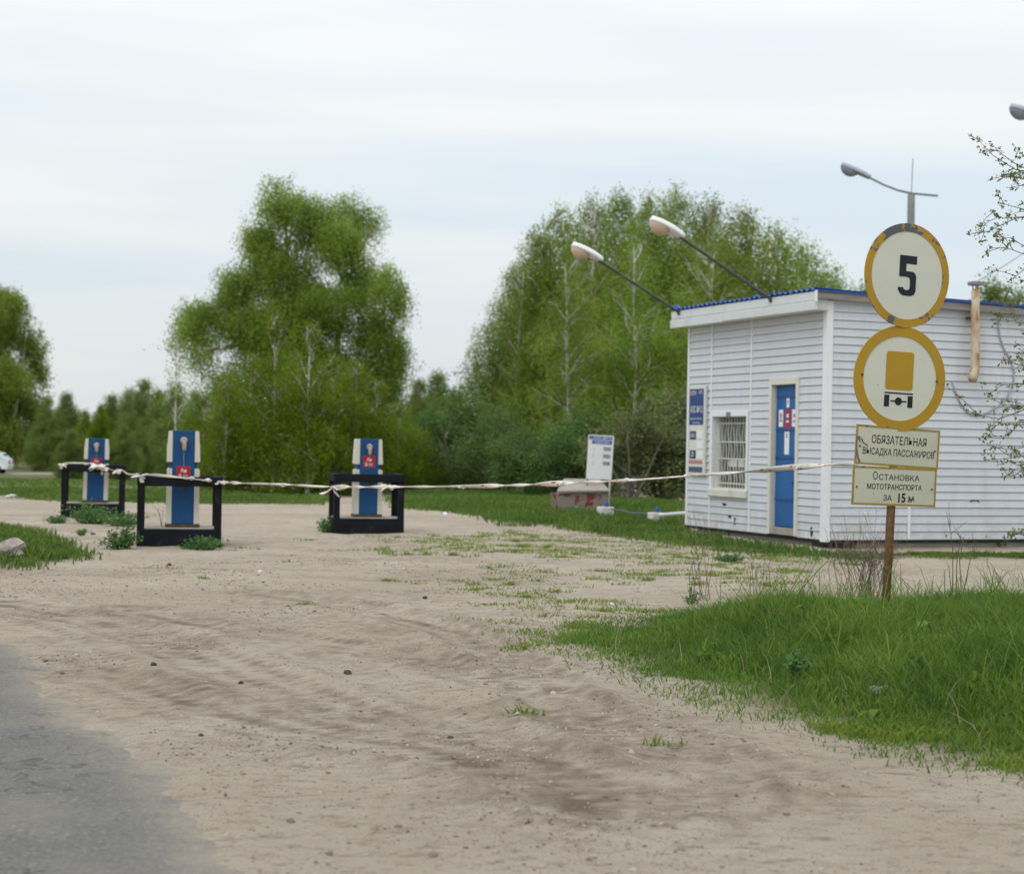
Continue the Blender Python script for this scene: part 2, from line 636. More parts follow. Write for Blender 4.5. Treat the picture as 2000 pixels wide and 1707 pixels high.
def text_mesh(body, width, height, bold=0.0):
    """lettering filled into width x height, centred, in the local xz plane facing -y"""
    cu = bpy.data.curves.new('lettering', 'FONT')
    cu.body = body
    cu.align_x = 'CENTER'
    cu.resolution_u = 3
    cu.offset = bold
    o = bpy.data.objects.new('lettering_tmp', cu)
    COL.objects.link(o)
    dg = bpy.context.evaluated_depsgraph_get()
    me = bpy.data.meshes.new_from_object(o.evaluated_get(dg))
    bpy.data.objects.remove(o)
    n = len(me.vertices)
    co = np.empty(n * 3, np.float32)
    me.vertices.foreach_get('co', co)
    co = co.reshape(-1, 3)
    lo, hi = co.min(0), co.max(0)
    c = (lo + hi) / 2
    out = np.zeros_like(co)
    out[:, 0] = (co[:, 0] - c[0]) * width / (hi[0] - lo[0])
    out[:, 2] = (co[:, 1] - c[1]) * height / (hi[1] - lo[1])
    me.vertices.foreach_set('co', out.ravel())
    me.update()
    return me

# ------------------------------------------------------------------ terrain
def pxpoly(pts, z=0.0):
    return [tuple(ground(px, py, z)[:2]) for px, py in pts]


MOUND = [(0.30, 11.5), (0.75, 10.1), (1.35, 8.35), (1.95, 7.35), (2.9, 6.4), (5, 5.2), (10, 4.5), (10, 14.6), (5.5, 14.4), (3.4, 14.1), (1.9, 13.7), (0.9, 13.0)]
ASPH = pxpoly([(-700, 1150), (-100, 1208), (0, 1238), (60, 1264), (106, 1300), (122, 1345), (165, 1385), (215, 1425), (275, 1450), (330, 1485), (375, 1530), (430, 1610), (500, 1707), (620, 1900)]) + [(-1.0, 1.0), (-14, 1.0), (-14, 12)]
LEFTBANK = pxpoly([(-160, 1075), (-40, 1042), (50, 1046), (118, 1082), (130, 1100), (60, 1108), (-120, 1125)])
BELT_L = pxpoly([(-300, 968), (0, 968), (60, 975), (140, 982), (480, 985), (620, 988), (640, 968), (700, 955), (480, 952), (-300, 951)])
BELT_M = pxpoly([(770, 980), (800, 996), (880, 1001), (960, 1012), (990, 1030), (1080, 1030), (1180, 1050), (1290, 1062), (1400, 1078), (1520, 1088), (1700, 1093), (1700, 1078), (1620, 1080), (1480, 1062), (1345, 1042), (1325, 1034), (1325, 985), (1100, 968), (900, 958), (770, 962)])
FRONT_R = pxpoly([(1640, 1094), (1800, 1090), (2150, 1096), (2150, 1080), (1900, 1081), (1640, 1086)])

TRACKS = [  # wheel marks pressed into the sand, (picture positions on flat ground, half width)
    (pxpoly([(0, 1185), (180, 1215), (330, 1262), (480, 1330), (640, 1395), (830, 1440), (1060, 1490), (1300, 1560)]), 0.20),
    (pxpoly([(60, 1300), (250, 1340), (420, 1400), (620, 1440), (830, 1470), (1000, 1515), (1200, 1600)]), 0.16),
    (pxpoly([(250, 1195), (420, 1235), (620, 1262), (800, 1290), (1020, 1350), (1250, 1440), (1500, 1520)]), 0.15),
    (pxpoly([(700, 1470), (850, 1490), (1000, 1530), (1150, 1600)]), 0.10),
    (pxpoly([(500, 1165), (700, 1190), (900, 1240), (1050, 1330), (1150, 1420), (1300, 1500)]), 0.14),
    (pxpoly([(1000, 1400), (1120, 1430), (1260, 1470), (1420, 1540)]), 0.12),
]


def curve_dist(x, y, pts):
    p = np.array(pts, float)
    best = np.full(np.shape(x), 1e9)
    for (x0, y0), (x1, y1) in zip(p[:-1], p[1:]):
        ex, ey = x1 - x0, y1 - y0
        t = np.clip(((x - x0) * ex + (y - y0) * ey) / (ex * ex + ey * ey), 0, 1)
        best = np.minimum(best, np.hypot(x - x0 - t * ex, y - y0 - t * ey))
    return best


def hz(x, y, fine=True):
    x = np.asarray(x, float)
    y = np.asarray(y, float)
    z = -1.2 * sstep(34, 110, y)
    z = z + 0.14 * sstep(0.0, 1.9, poly_dist(x, y, MOUND) + 0.5 * (fbm(x * 0.9, y * 0.9, 5) - 0.5))
    z = z + 0.10 * sstep(0.0, 0.7, poly_dist(x, y, LEFTBANK))
    z = z + 0.05 * sstep(0.0, 2.0, poly_dist(x, y, BELT_M)) * (1 - sstep(25, 28, y) * 0.0)
    near = 1 - sstep(30, 60, y)
    z = z + near * (0.05 * (fbm(x * 0.35, y * 0.35, 1) - 0.35))
    if fine:
        z = z + near * (0.030 * (fbm(x * 2.2, y * 2.2, 2) - 0.4) + 0.026 * (fbm(x * 6, y * 6, 3, 3) - 0.5))
        wob = 0.12 * (fbm(x * 1.7, y * 1.7, 9) - 0.5)
        for pts, hw in TRACKS:
            d = curve_dist(x, y, pts) + wob
            z = z - 0.036 * np.exp(-(d / hw) ** 2) + 0.024 * np.exp(-((np.abs(d) - 2.0 * hw) / (0.7 * hw)) ** 2)
    da = poly_dist(x, y, ASPH) + 0.20 * (fbm(x * 1.1, y * 1.1, 21, 4) - 0.5) + 0.10 * (fbm(x * 7, y * 7, 23, 3) - 0.5)
    k = sstep(-0.6, -0.1, da)
    z = z * (1 - k) + k * (0.016 - 0.075 * sstep(-0.22, 0.75, da))
    z = z + 0.022 * (fbm(x * 5.5, y * 5.5, 25, 3) - 0.5) * np.exp(-((da + 0.05) / 0.30) ** 2)
    z = np.where((da < -0.35) & (da > -3.0) & (y < 16), np.maximum(z, 0.012), z)
    return z


def hz1(x, y):
    return float(hz(np.array([x]), np.array([y]))[0])


def gp(px, py):
    """ground point under a picture position, on the real terrain"""
    z = 0.0
    for _ in range(6):
        p = ground(px, py, z)
        z = hz1(p.x, p.y)
    return Vector((p.x, p.y, z))


gx = np.concatenate([-np.geomspace(900, 9.2, 26), np.arange(-9.0, 9.01, 0.075), np.geomspace(9.2, 900, 26)])
gy = np.concatenate([[-60, -20, -6, 0, 2], np.arange(3.0, 14, 0.06), np.arange(14, 24, 0.09), np.arange(24, 40, 0.25), np.geomspace(40, 1500, 46)])
GX, GY = np.meshgrid(gx, gy)
GZ = hz(GX, GY)
ny, nx = GX.shape
idx = np.arange(ny * nx).reshape(ny, nx)
Q = np.stack([idx[:-1, :-1], idx[:-1, 1:], idx[1:, 1:], idx[1:, :-1]], -1).reshape(-1, 4)
gme = np_mesh('ground', np.stack([GX, GY, GZ], -1).reshape(-1, 3), Q)
fx, fy = GX.ravel(), GY.ravel()
mud = np.zeros(len(fx))
wob = 0.25 * (fbm(fx * 1.3, fy * 1.3, 41) - 0.5)
for pts, hw in TRACKS:
    d = curve_dist(fx, fy, pts) + wob
    mud = np.maximum(mud, np.exp(-(d / (1.5 * hw)) ** 2) * sstep(0.40, 0.62, fbm(fx * 1.6, fy * 2.2, 43)))
mud = np.maximum(mud, 0.5 * sstep(0.56, 0.70, fbm(fx * 0.55, fy * 1.1, 47, 5)))
green = np.zeros(len(fx))
for P, soft in ((MOUND, 0.5), (LEFTBANK, 0.3), (BELT_L, 0.8), (BELT_M, 0.5), (FRONT_R, 0.4)):
    green = np.maximum(green, sstep(-0.1, soft, poly_dist(fx, fy, P) + 0.5 * (fbm(fx * 1.5, fy * 1.5, 51) - 0.5)))
green = np.maximum(green, sstep(44, 50, fy))
rut = np.zeros(len(fx))
wob = 0.10 * (fbm(fx * 0.9, fy * 0.9, 141) - 0.5)
for pts, hw in TRACKS:
    d = curve_dist(fx, fy, pts) + wob
    rut = np.maximum(rut, sstep(0.25, 0.9, np.cos(2 * np.pi * d / 0.23)) * np.exp(-(d / (3.2 * hw)) ** 2))
for nm, arr in (('mud', mud), ('green', green), ('rut', rut)):
    a = gme.attributes.new(nm, 'FLOAT', 'POINT')
    a.data.foreach_set('value', arr.astype(np.float32))


def ground_mat():
    t = NT('sandy_ground')
    p = t.pos()
    ps = t.pos((0.8, 1.5, 1.0))
    n1 = t.noise(p, 0.5, 6, 0.6)
    n2 = t.noise(ps, 7.5, 8, 0.72)
    n3 = t.noise(p, 19.0, 6, 0.78)
    n4 = t.noise(p, 75.0, 4, 0.75)
    c = t.mix(t.ramp(n1, 0.35, 0.65), (0.485, 0.402, 0.315), (0.585, 0.500, 0.405))
    c = t.mix(t.ramp(n2, 0.53, 0.66, 0.0, 0.7), c, (0.30, 0.225, 0.165))
    c = t.mix(t.ramp(n2, 0.44, 0.28, 0.0, 0.5), c, (0.58, 0.52, 0.43))
    mud_f = t.math('MULTIPLY', t.attr('mud'), t.ramp(t.noise(p, 9.0, 7, 0.75), 0.42, 0.60, 0.05, 0.85))
    mp = t.new('ShaderNodeMapping')
    mp.inputs['Rotation'].default_value = (0, 0, math.radians(56))
    mp.inputs['Scale'].default_value = (0.55, 5.0, 1.0)
    t.l.new(p, mp.inputs['Vector'])
    wv = t.new('ShaderNodeVectorMath', operation='ADD')
    t.l.new(mp.outputs[0], wv.inputs[0])
    wsc = t.new('ShaderNodeVectorMath', operation='SCALE')
    wsc.inputs['Scale'].default_value = 1.6
    t.l.new(t.noise(p, 0.7, 3, 0.5, 'Color'), wsc.inputs[0])
    t.l.new(wsc.outputs[0], wv.inputs[1])
    st = t.noise(wv.outputs[0], 4.0, 8, 0.75)
    stm = t.math('MULTIPLY', t.ramp(st, 0.54, 0.66), t.ramp(t.noise(p, 1.8, 7, 0.7), 0.42, 0.58, 0.0, 0.85))
    c = t.mix(stm, c, (0.225, 0.165, 0.12))
    rut = t.math('MULTIPLY', t.attr('rut'), t.ramp(t.noise(p, 2.2, 5, 0.65), 0.36, 0.62))
    c = t.mix(rut, c, (0.20, 0.148, 0.105))
    c = t.mix(mud_f, c, t.mix(t.ramp(n3, 0.4, 0.6), (0.15, 0.110, 0.080), (0.29, 0.22, 0.16)))
    c = t.mix(t.ramp(n3, 0.57, 0.65, 0.0, 0.7), c, (0.18, 0.14, 0.105))
    c = t.mix(t.ramp(n4, 0.56, 0.64, 0.0, 0.7), c, (0.15, 0.118, 0.09))
    c = t.mix(t.ramp(n4, 0.40, 0.28, 0.0, 0.35), c, (0.58, 0.52, 0.44))
    c = t.mix(t.attr('green'), c, t.mix(t.ramp(n2, 0.35, 0.7), (0.11, 0.13, 0.04), (0.20, 0.17, 0.10)))
    t.base(c)
    t.rough(0.95)
    t.b.inputs['Specular IOR Level'].default_value = 0.1
    h = t.math('ADD', t.math('ADD', t.math('MULTIPLY', n3, 0.6), t.math('MULTIPLY', n4, 0.22)), t.math('ADD', n2, t.math('MULTIPLY', st, 0.8)))
    t.bump(h, 0.8, 0.055)
    return t.m


M['ground'] = ground_mat()
tag(link('ground', gme, M['ground'], smooth=True), kind='structure')


def asphalt_mat():
    t = NT('old_asphalt')
    p = t.pos()
    n = t.noise(p, 60, 4, 0.7)
    c = t.mix(t.ramp(n, 0.35, 0.7), (0.115, 0.112, 0.105), (0.205, 0.197, 0.182))
    c = t.mix(t.ramp(t.noise(p, 1.1, 8, 0.7), 0.46, 0.66, 0.0, 0.6), c, (0.25, 0.22, 0.185))
    sp_ = t.noise(p, 34, 3, 0.8)
    c = t.mix(t.ramp(sp_, 0.58, 0.66, 0.0, 0.7), c, (0.36, 0.33, 0.28))
    c = t.mix(t.ramp(sp_, 0.42, 0.34, 0.0, 0.6), c, (0.055, 0.054, 0.052))
    v = t.new('ShaderNodeTexVoronoi', feature='DISTANCE_TO_EDGE')
    v.inputs['Scale'].default_value = 1.1
    t.l.new(t.noise(p, 1.5, 4, 0.6, 'Color'), v.inputs['Vector'])
    c = t.mix(t.ramp(v.outputs['Distance'], 0.0, 0.012, 0.7, 0.0), c, (0.05, 0.05, 0.05))
    du = t.math('MULTIPLY', t.attr('dust'), t.ramp(t.noise(p, 4.5, 7, 0.7), 0.34, 0.56, 0.15, 1.0))
    c = t.mix(du, c, (0.37, 0.305, 0.24))
    t.base(c)
    t.rough(0.92)
    t.b.inputs['Specular IOR Level'].default_value = 0.12
    t.bump(n, 0.4, 0.015)
    return t.m


ax = np.arange(-14, 1.5, 0.11)
ay = np.arange(1.0, 13.5, 0.11)
AX, AY = np.meshgrid(ax, ay)
keep = poly_dist(AX, AY, ASPH) > -0.55
idx = np.arange(AX.size).reshape(AX.shape)
k4 = keep[:-1, :-1] & keep[:-1, 1:] & keep[1:, 1:] & keep[1:, :-1]
Q = np.stack([idx[:-1, :-1], idx[:-1, 1:], idx[1:, 1:], idx[1:, :-1]], -1)[k4]
AZ = 0.004 * (fbm(AX * 1.5, AY * 1.5, 61) - 0.5)
ame = np_mesh('asphalt_apron', np.stack([AX, AY, AZ], -1).reshape(-1, 3), Q)
dd_ = poly_dist(AX, AY, ASPH).ravel()
at_ = ame.attributes.new('dust', 'FLOAT', 'POINT')
at_.data.foreach_set('value', (1 - sstep(-0.10, 0.38, dd_)).astype(np.float32))
M['asphalt'] = asphalt_mat()
tag(link('asphalt_road_edge', ame, M['asphalt'], smooth=True), kind='structure')

# the far road behind the left pumps
rp = np.linspace(0, 1, 60)
ra, rb = np.array([-75.0, 78.0]), np.array([10.0, 138.0])
rd = (rb - ra) / np.linalg.norm(rb - ra)
rn = np.array([-rd[1], rd[0]])
rv = []
for tt in rp:
    c = ra + (rb - ra) * tt
    for s in (-3.6, -1.2, 1.2, 3.6):
        q = c + rn * s
        rv.append((q[0], q[1], hz1(q[0], q[1]) + 0.06 - (0.25 if abs(s) > 3 else 0)))
Q = [(i * 4 + j, i * 4 + j + 1, (i + 1) * 4 + j + 1, (i + 1) * 4 + j) for i in range(59) for j in range(3)]
M['far_road'] = simple('far_road', (0.30, 0.28, 0.255), 0.9, 0.12, 0.4, space='Object')
tag(link('far_road', np_mesh('far_road', rv, Q), M['far_road']), kind='structure')


# ------------------------------------------------------------------ vegetation tools
def put_tint(me, tint):
    a = me.attributes.new('tint', 'FLOAT', 'POINT')
    a.data.foreach_set('value', np.asarray(tint, np.float32))


def blades_mesh(name, P, h, w, bend, seed=0, tint=None):
    r = np.random.default_rng(seed)
    n = len(P)
    P = np.asarray(P)
    az = r.uniform(0, 2 * np.pi, n)
    fa = r.uniform(0, 2 * np.pi, n)
    d = np.stack([np.cos(az), np.sin(az), np.zeros(n)], -1)
    s = np.stack([np.cos(fa), np.sin(fa), np.zeros(n)], -1) * (w / 2)[:, None]
    up = np.array([0, 0, 1.0])
    b = (bend * h)[:, None]
    m1 = P + up * (h * 0.50)[:, None] + d * b * 0.22
    m2 = P + up * (h * 0.85)[:, None] + d * b * 0.62
    t = P + up * (h * 0.98)[:, None] + d * b * 1.15
    V = np.stack([P - s, P + s, m1 + s * 0.9, m1 - s * 0.9, m2 + s * 0.55, m2 - s * 0.55, t], 1)
    o = (np.arange(n) * 7)[:, None]
    q = np.concatenate([o + np.array([[0, 1, 2, 3]]), o + np.array([[3, 2, 4, 5]])])
    tr = o + np.array([[5, 4, 6]])
    me = np_mesh(name, V.reshape(-1, 3), q, tr)
    tint = r.uniform(0, 1, n) if tint is None else tint
    put_tint(me, np.repeat(tint, 7))
    return me


def scatter_poly(poly, n, seed, edge=0.25, patch=0.0, keep_scale=1.2):
    r = np.random.default_rng(seed)
    p = np.array(poly)
    lo, hi = p.min(0) - edge, p.max(0) + edge
    out = []
    tot = 0
    while tot < n:
        x = r.uniform(lo[0], hi[0], n)
        y = r.uniform(lo[1], hi[1], n)
        d = poly_dist(x, y, poly) + 0.9 * edge * 2 * (fbm(x * 2.1, y * 2.1, seed + 3) - 0.5)
        pr = sstep(-edge, edge, d)
        if patch:
            pr = pr * sstep(patch - 0.12, patch + 0.12, fbm(x * keep_scale, y * keep_scale, seed + 9))
        k = r.uniform(0, 1, n) < pr
        out.append(np.stack([x[k], y[k], d[k]], -1))
        tot += k.sum()
    o = np.concatenate(out)[:n]
    return o


def leaf_mesh(name, C, size, seed=0, tint=None, flat=0.0, aspect=0.62):
    """many leaf-sized diamonds, folded a little along the midrib"""
    r = np.random.default_rng(seed)
    n = len(C)
    a = r.normal(size=(n, 3))
    a[:, 2] = a[:, 2] * (1 - flat) - 0.35
    a /= np.linalg.norm(a, axis=1)[:, None]
    b = r.normal(size=(n, 3))
    b -= a * (a * b).sum(1)[:, None]
    b /= np.linalg.norm(b, axis=1)[:, None]
    sz = (np.ones(n) * size * r.uniform(0.7, 1.3, n))[:, None]
    V = np.stack([C - a * sz * 0.5, C + b * sz * 0.5 * aspect, C + a * sz * 0.5, C - b * sz * 0.5 * aspect], 1)
    q = (np.arange(n) * 4)[:, None] + np.array([[0, 1, 2, 3]])
    me = np_mesh(name, V.reshape(-1, 3), q)
    tint = r.uniform(0, 1, n) if tint is None else tint
    put_tint(me, np.repeat(tint, 4))
    return me


def lobes_crown(lobes, per_m3, leaf, strand, seed, n_leaf=12, shell=0.45):
    """leaf centres on hanging twigs spread through ellipsoid lobes (x,y,z,rx,ry,rz)"""
    r = np.random.default_rng(seed)
    C, T = [], []
    for (x, y, z, rx, ry, rz) in lobes:
        n = max(6, int(per_m3 * (rx * ry * rz) ** 0.80 * 4.2))
        u = r.normal(size=(n, 3))
        u /= np.linalg.norm(u, axis=1)[:, None]
        rad = np.where(r.uniform(size=n) < shell, r.uniform(0.75, 1.12, n), r.uniform(0.05, 1.0, n) ** 0.5)
        rad *= r.uniform(0.8, 1.22, n)
        A = np.array([x, y, z]) + u * rad[:, None] * np.array([rx, ry, rz])
        A = A + r.normal(size=A.shape) * 0.16 * np.array([1, 1, 0.8])
        gate = vnoise(A[:, 0] * 0.95 + A[:, 2] * 0.6, A[:, 1] * 0.95 + A[:, 2] * 1.05, 900 + seed)
        A = A[gate > r.uniform(0.10, 0.36, n)]
        n = len(A)
        L = strand * r.uniform(0.3, 1.35, n)
        tt = r.uniform(0, 1, (n, n_leaf))
        sw = r.normal(size=(n, 1, 3)) * np.array([0.35, 0.35, 0.0])
        P = A[:, None, :] - np.array([0, 0, 1.0]) * (tt * L[:, None])[..., None] + sw * (tt * L[:, None])[..., None]
        P = P + r.normal(size=(n, n_leaf, 3)) * leaf * np.array([1.15, 1.15, 0.9])
        C.append(P.reshape(-1, 3))
        tn = np.clip(0.5 + 0.16 * r.normal() + 0.24 * r.normal(size=(n, 1)) + 0.10 * r.normal(size=(n, n_leaf)), 0, 1)
        T.append(tn.ravel())
    return np.concatenate(C), np.concatenate(T)


def limb(mb, a, b, r0, r1, r, bow=0.12, k=5, n=5):
    a, b = Vector(a), Vector(b)
    L = (b - a).length
    off = Vector((r.normal(), r.normal(), abs(r.normal()) * 0.6)) * L * bow
    pts = []
    for i in range(n + 1):
        t = i / n
        pts.append(a.lerp(b, t) + off * math.sin(math.pi * t) * 0.8)
    mb.tube(pts, [r0 + (r1 - r0) * (i / n) for i in range(n + 1)], k, caps=False)
    return pts


def tree_from_lobes(lobes, stems, leaf, strand, per, seed, r0, n_leaf=12):
    """returns (trunk mesh, crown mesh); stems = list of trunk polylines in local metres"""
    r = np.random.default_rng(seed)
    mb = MB()
    for st in stems:
        n = len(st)
        mb.tube(st, [r0 * (1 - 0.85 * i / (n - 1)) for i in range(n)], 7, caps=False)
    for (x, y, z, rx, ry, rz) in (lobes if len(lobes) < 60 else lobes[::3]):
        # spring from the nearest lower trunk point
        best, bp = 1e9, None
        for st in stems:
            for i in range(len(st) - 1):
                for t in (0.0, 0.5):
                    q = Vector(st[i]).lerp(Vector(st[i + 1]), t)
                    d = (Vector((x, y, z - 0.55 * math.hypot(x - q.x, y - q.y) - 0.6)) - q).length
                    if d < best:
                        best, bp = d, q
        pts = limb(mb, bp, (x, y, z), r0 * 0.34, r0 * 0.10, r)
        for _ in range(7):
            u = Vector(r.normal(size=3)).normalized()
            e = Vector((x + u.x * rx * 0.9, y + u.y * ry * 0.9, z + u.z * rz * 0.9))
            limb(mb, pts[int(r.integers(2, 6))], e, r0 * 0.11, r0 * 0.03, r, 0.10, 4, 3)
    C, T = lobes_crown(lobes, per, leaf, strand, seed + 1, n_leaf)
    return mb.mesh('trunk'), leaf_mesh('crown', C, leaf, seed + 2, T)


def birch_lobes(H, R, base, seed, n=26, top=0.75, sq=1.0):
    """lobes of one birch: slim ascending crown"""
    r = np.random.default_rng(seed)
    L = []
    for i in range(n):
        t = (i + 0.5) / n
        z = base + (H - base) * t
        prof = R * (math.sin(math.pi * min(1, 0.16 + 0.84 * t) ** top) ** 0.8 * 0.95 + 0.05)
        a = i * 2.399 + r.uniform(-0.5, 0.5)
        d = prof * r.uniform(0.35, 0.85)
        s = prof * r.uniform(0.32, 0.52) + 0.18
        L.append((d * math.cos(a), d * math.sin(a), z, s, s, s * r.uniform(0.75, 1.05) * sq))
    L.append((0, 0, H - 0.25, 0.30 + 0.1 * R, 0.30 + 0.1 * R, 0.55))
    return L


def stem_line(H, seed, lean=0.03):
    r = np.random.default_rng(seed)
    x, y, pts = 0.0, 0.0, [(0, 0, -0.3)]
    dx, dy = r.normal() * lean, r.normal() * lean
    for i in range(1, 9):
        x += dx * H / 8 + r.normal() * 0.03 * H / 12
        y += dy * H / 8 + r.normal() * 0.03 * H / 12
        pts.append((x, y, H * 0.97 * i / 8))
    return pts


def plant_tree(name, tm, cm, bark, leafm, loc, label, cat, group=None, sc=(1, 1, 1), rz=0.0):
    e = empty(name, loc, rz)
    e.scale = sc
    link('trunk', tm, M[bark], e)
    link('crown', cm, M[leafm], e)
    tag(e, label, cat, group)
    return e


ORD = ['first', 'second', 'third', 'fourth', 'fifth', 'sixth', 'seventh', 'eighth', 'ninth', 'tenth', 'eleventh', 'twelfth', 'thirteenth', 'fourteenth', 'fifteenth', 'sixteenth']

# ------------------------------------------------------------------ big trees
def px_tree(px, D):
    p = at(px, 860, D)
    return Vector((p.x, p.y, hz1(p.x, p.y)))


def px_lobes(base, D, spec, seed):
    """lobes measured in the picture -> metres around the trunk foot, with real depth"""
    r = np.random.default_rng(seed)
    k = D / FPX
    L = []
    for (cx, cy, rx, ry) in spec:
        p = at(cx, cy, D)
        q = p - base
        dep = r.uniform(-1, 1) * 2.2
        L.append((q.x, dep * 0.6, q.z, rx * k * 0.80, max(rx, ry) * k * 0.75, ry * k * 0.74))
        for _ in range(5):
            u = r.normal(size=3)
            u /= np.linalg.norm(u)
            u *= r.uniform(0.25, 0.78)
            f1, f2 = r.uniform(0.30, 0.58), r.uniform(0.22, 0.46)
            L.append((q.x + u[0] * rx * k, dep + u[1] * rx * k, q.z + u[2] * ry * k + 0.15, rx * k * f1, max(rx, ry) * k * f1, ry * k * f2))
    return L


D1 = 78.0
b1 = px_tree(590, D1)
spec1 = [(558, 400, 60, 48), (520, 470, 62, 55), (610, 430, 62, 60), (685, 405, 48, 42), (722, 432, 28, 38), (650, 480, 75, 60), (560, 540, 85, 60), (470, 545, 52, 44),
         (445, 590, 45, 38), (700, 540, 62, 52), (760, 560, 38, 50), (788, 590, 18, 40), (620, 600, 110, 65), (500, 630, 80, 55), (395, 610, 45, 34), (352, 612, 26, 24), (385, 655, 38, 36),
         (410, 690, 30, 42), (440, 735, 34, 40), (730, 640, 65, 65), (775, 690, 28, 60), (560, 700, 110, 70), (680, 740, 100, 70), (740, 780, 60, 70), (480, 770, 75, 60), (600, 820, 130, 60), (760, 840, 50, 60), (440, 830, 50, 50)]
stems1 = [[(0, 0, -0.4), (0.1, 0, 2.5), (-0.3, 0.2, 5), (-0.7, 0.3, 8), (-0.9, 0.2, 11), (-1.0, 0.1, 13.2)],
          [(0.3, 0.3, -0.4), (0.8, 0.4, 3), (1.4, 0.3, 6), (2.0, 0.2, 9), (2.4, 0.1, 11.8)],
          [(-0.2, -0.2, -0.4), (-1.0, -0.3, 3), (-2.2, -0.3, 5.5), (-3.6, -0.2, 7.2), (-4.8, 0, 7.6)],
          [(0.5, -0.2, -0.4), (1.6, -0.2, 3), (3.0, 0, 5.5), (4.0, 0.1, 7.4)]]
tm, cm = tree_from_lobes(px_lobes(b1, D1, spec1, 11), stems1, 0.092, 1.1, 78, 11, 0.24, 16)
plant_tree('birch_tree', tm, cm, 'bark', 'leaf_birch', b1, 'tall broad birch with several trunks standing behind the pumps, left of centre', 'tree')

D0 = 126.0
b0 = px_tree(0, D0)
spec0 = [(-20, 590, 50, 45), (35, 600, 30, 40), (10, 640, 55, 45), (55, 670, 32, 40), (-40, 680, 60, 60), (30, 730, 45, 50), (62, 720, 20, 40), (-20, 780, 70, 60), (50, 790, 34, 40), (10, 850, 60, 50), (60, 840, 28, 36), (-80, 720, 50, 90)]
tm, cm = tree_from_lobes(px_lobes(b0, D0, spec0, 21), [stem_line(12.6, 21), [(0.4, 0, -0.3), (1.2, 0.1, 5), (1.8, 0.1, 10)]], 0.15, 1.3, 36, 21, 0.22, 16)
plant_tree('birch_tree', tm, cm, 'bark', 'leaf_birch', b0, 'tall loose birch cut off by the left edge of the picture', 'tree')

# birch grove behind the building: four crown shapes, each tree its own size and turn
protos = []
for i, (H, R, base, n) in enumerate([(11.5, 2.4, 2.4, 30), (11.0, 2.0, 2.8, 28), (12.0, 2.6, 1.8, 32), (10.0, 1.9, 2.0, 26)]):
    L = birch_lobes(H, R, base, 100 + i, n)
    protos.append((H,) + tree_from_lobes(L, [stem_line(H, 200 + i)], 0.082, 1.0, 66, 300 + i, 0.15, 15))
L = birch_lobes(10.5, 2.1, 2.2, 180, 26)
protos.append((10.5,) + tree_from_lobes(L, [stem_line(10.5, 280)], 0.080, 1.0, 34, 380, 0.125, 14))
grove = [(995, 520, 66, 2, 0.95), (1045, 450, 68, 0, 1.0), (1092, 402, 70, 1, 1.15), (1150, 388, 67, 2, 1.0), (1208, 378, 71, 0, 1.05), (1262, 376, 69, 1, 1.1), (1318, 370, 72, 2, 1.0),
         (1378, 388, 70, 0, 1.05), (1440, 402, 72, 1, 1.15), (1500, 440, 74, 3, 1.3), (1560, 472, 76, 3, 1.35), (1618, 525, 78, 3, 1.35), (1120, 500, 61, 4, 1.0), (1240, 470, 62, 4, 1.0), (1360, 480, 63, 4, 1.1)]
front_names = {12: 'shorter birch standing in front of the grove, above the price board', 13: 'shorter slim birch in front of the grove, between the two wall lamps', 14: 'shorter birch in front of the grove, just behind the roof edge', 15: 'thin pale trunked birch in front of the grove, right above the left wall lamp arm', 16: 'thin pale trunked birch in front of the grove, left of the upper wall lamp arm'}
for i, (px, top, D, k, wx) in enumerate(grove):
    b = px_tree(px, D)
    h = at(px, top, D).z - b.z
    H, tm, cm = protos[k]
    s = h / H
    lab = front_names.get(i) or ('%s birch from the left along the top of the grove behind the building' % ORD[i])
    plant_tree('birch_tree', tm, cm, 'bark', 'leaf_birch', b, lab, 'tree', 'birches of the grove behind the building', (s * wx, s * wx, s), i * 1.7)

# young birches in front of the big tree
yp = []
for i in range(3):
    H = 6.0
    L = birch_lobes(H, 1.25, 0.5, 400 + i, 20, 0.62)
    yp.append((H,) + tree_from_lobes(L, [stem_line(H, 410 + i, 0.015)], 0.075, 0.55, 78, 420 + i, 0.085, 13))
young = [(398, 765, 45, 0, 1.3), (440, 738, 43, 1, 1.25), (488, 690, 44, 2, 1.3), (535, 612, 42, 0, 1.05), (570, 690, 43, 1, 1.25), (602, 632, 41, 2, 1.05), (648, 690, 42, 0, 1.25), (690, 712, 43, 1, 1.25), (735, 742, 44, 2, 1.3), (778, 785, 45, 0, 1.35)]
for i, (px, top, D, k, wx) in enumerate(young):
    b = px_tree(px, D)
    h = at(px, top, D).z - b.z
    H, tm, cm = yp[k]
    s = h / H
    plant_tree('young_birch', tm, cm, 'bark', 'leaf_young', b, '%s young birch from the left in the thicket under the tall birch' % ORD[i], 'tree', 'young birches under the tall birch', (s * wx, s * wx, s), 2.1 * i)

# thin sapling against the sky, and a bare thin one by the far pump
H, tm, cm = yp[1]
b = px_tree(342, 50)
h = at(342, 655, 50).z - b.z
L = [(r_[0] * 0.8, r_[1] * 0.8, r_[2], 0.34, 0.34, 0.5) for r_ in birch_lobes(7.0, 0.85, 3.0, 450, 16)]
tm2, cm2 = tree_from_lobes(L, [stem_line(7.0, 451, 0.01)], 0.085, 0.4, 26, 452, 0.055, 7)
plant_tree('young_birch', tm2, cm2, 'bark', 'leaf_birch', b, 'thin sparse sapling with pale stem, behind the middle left pump', 'tree', None, (h / 7, h / 7, h / 7))

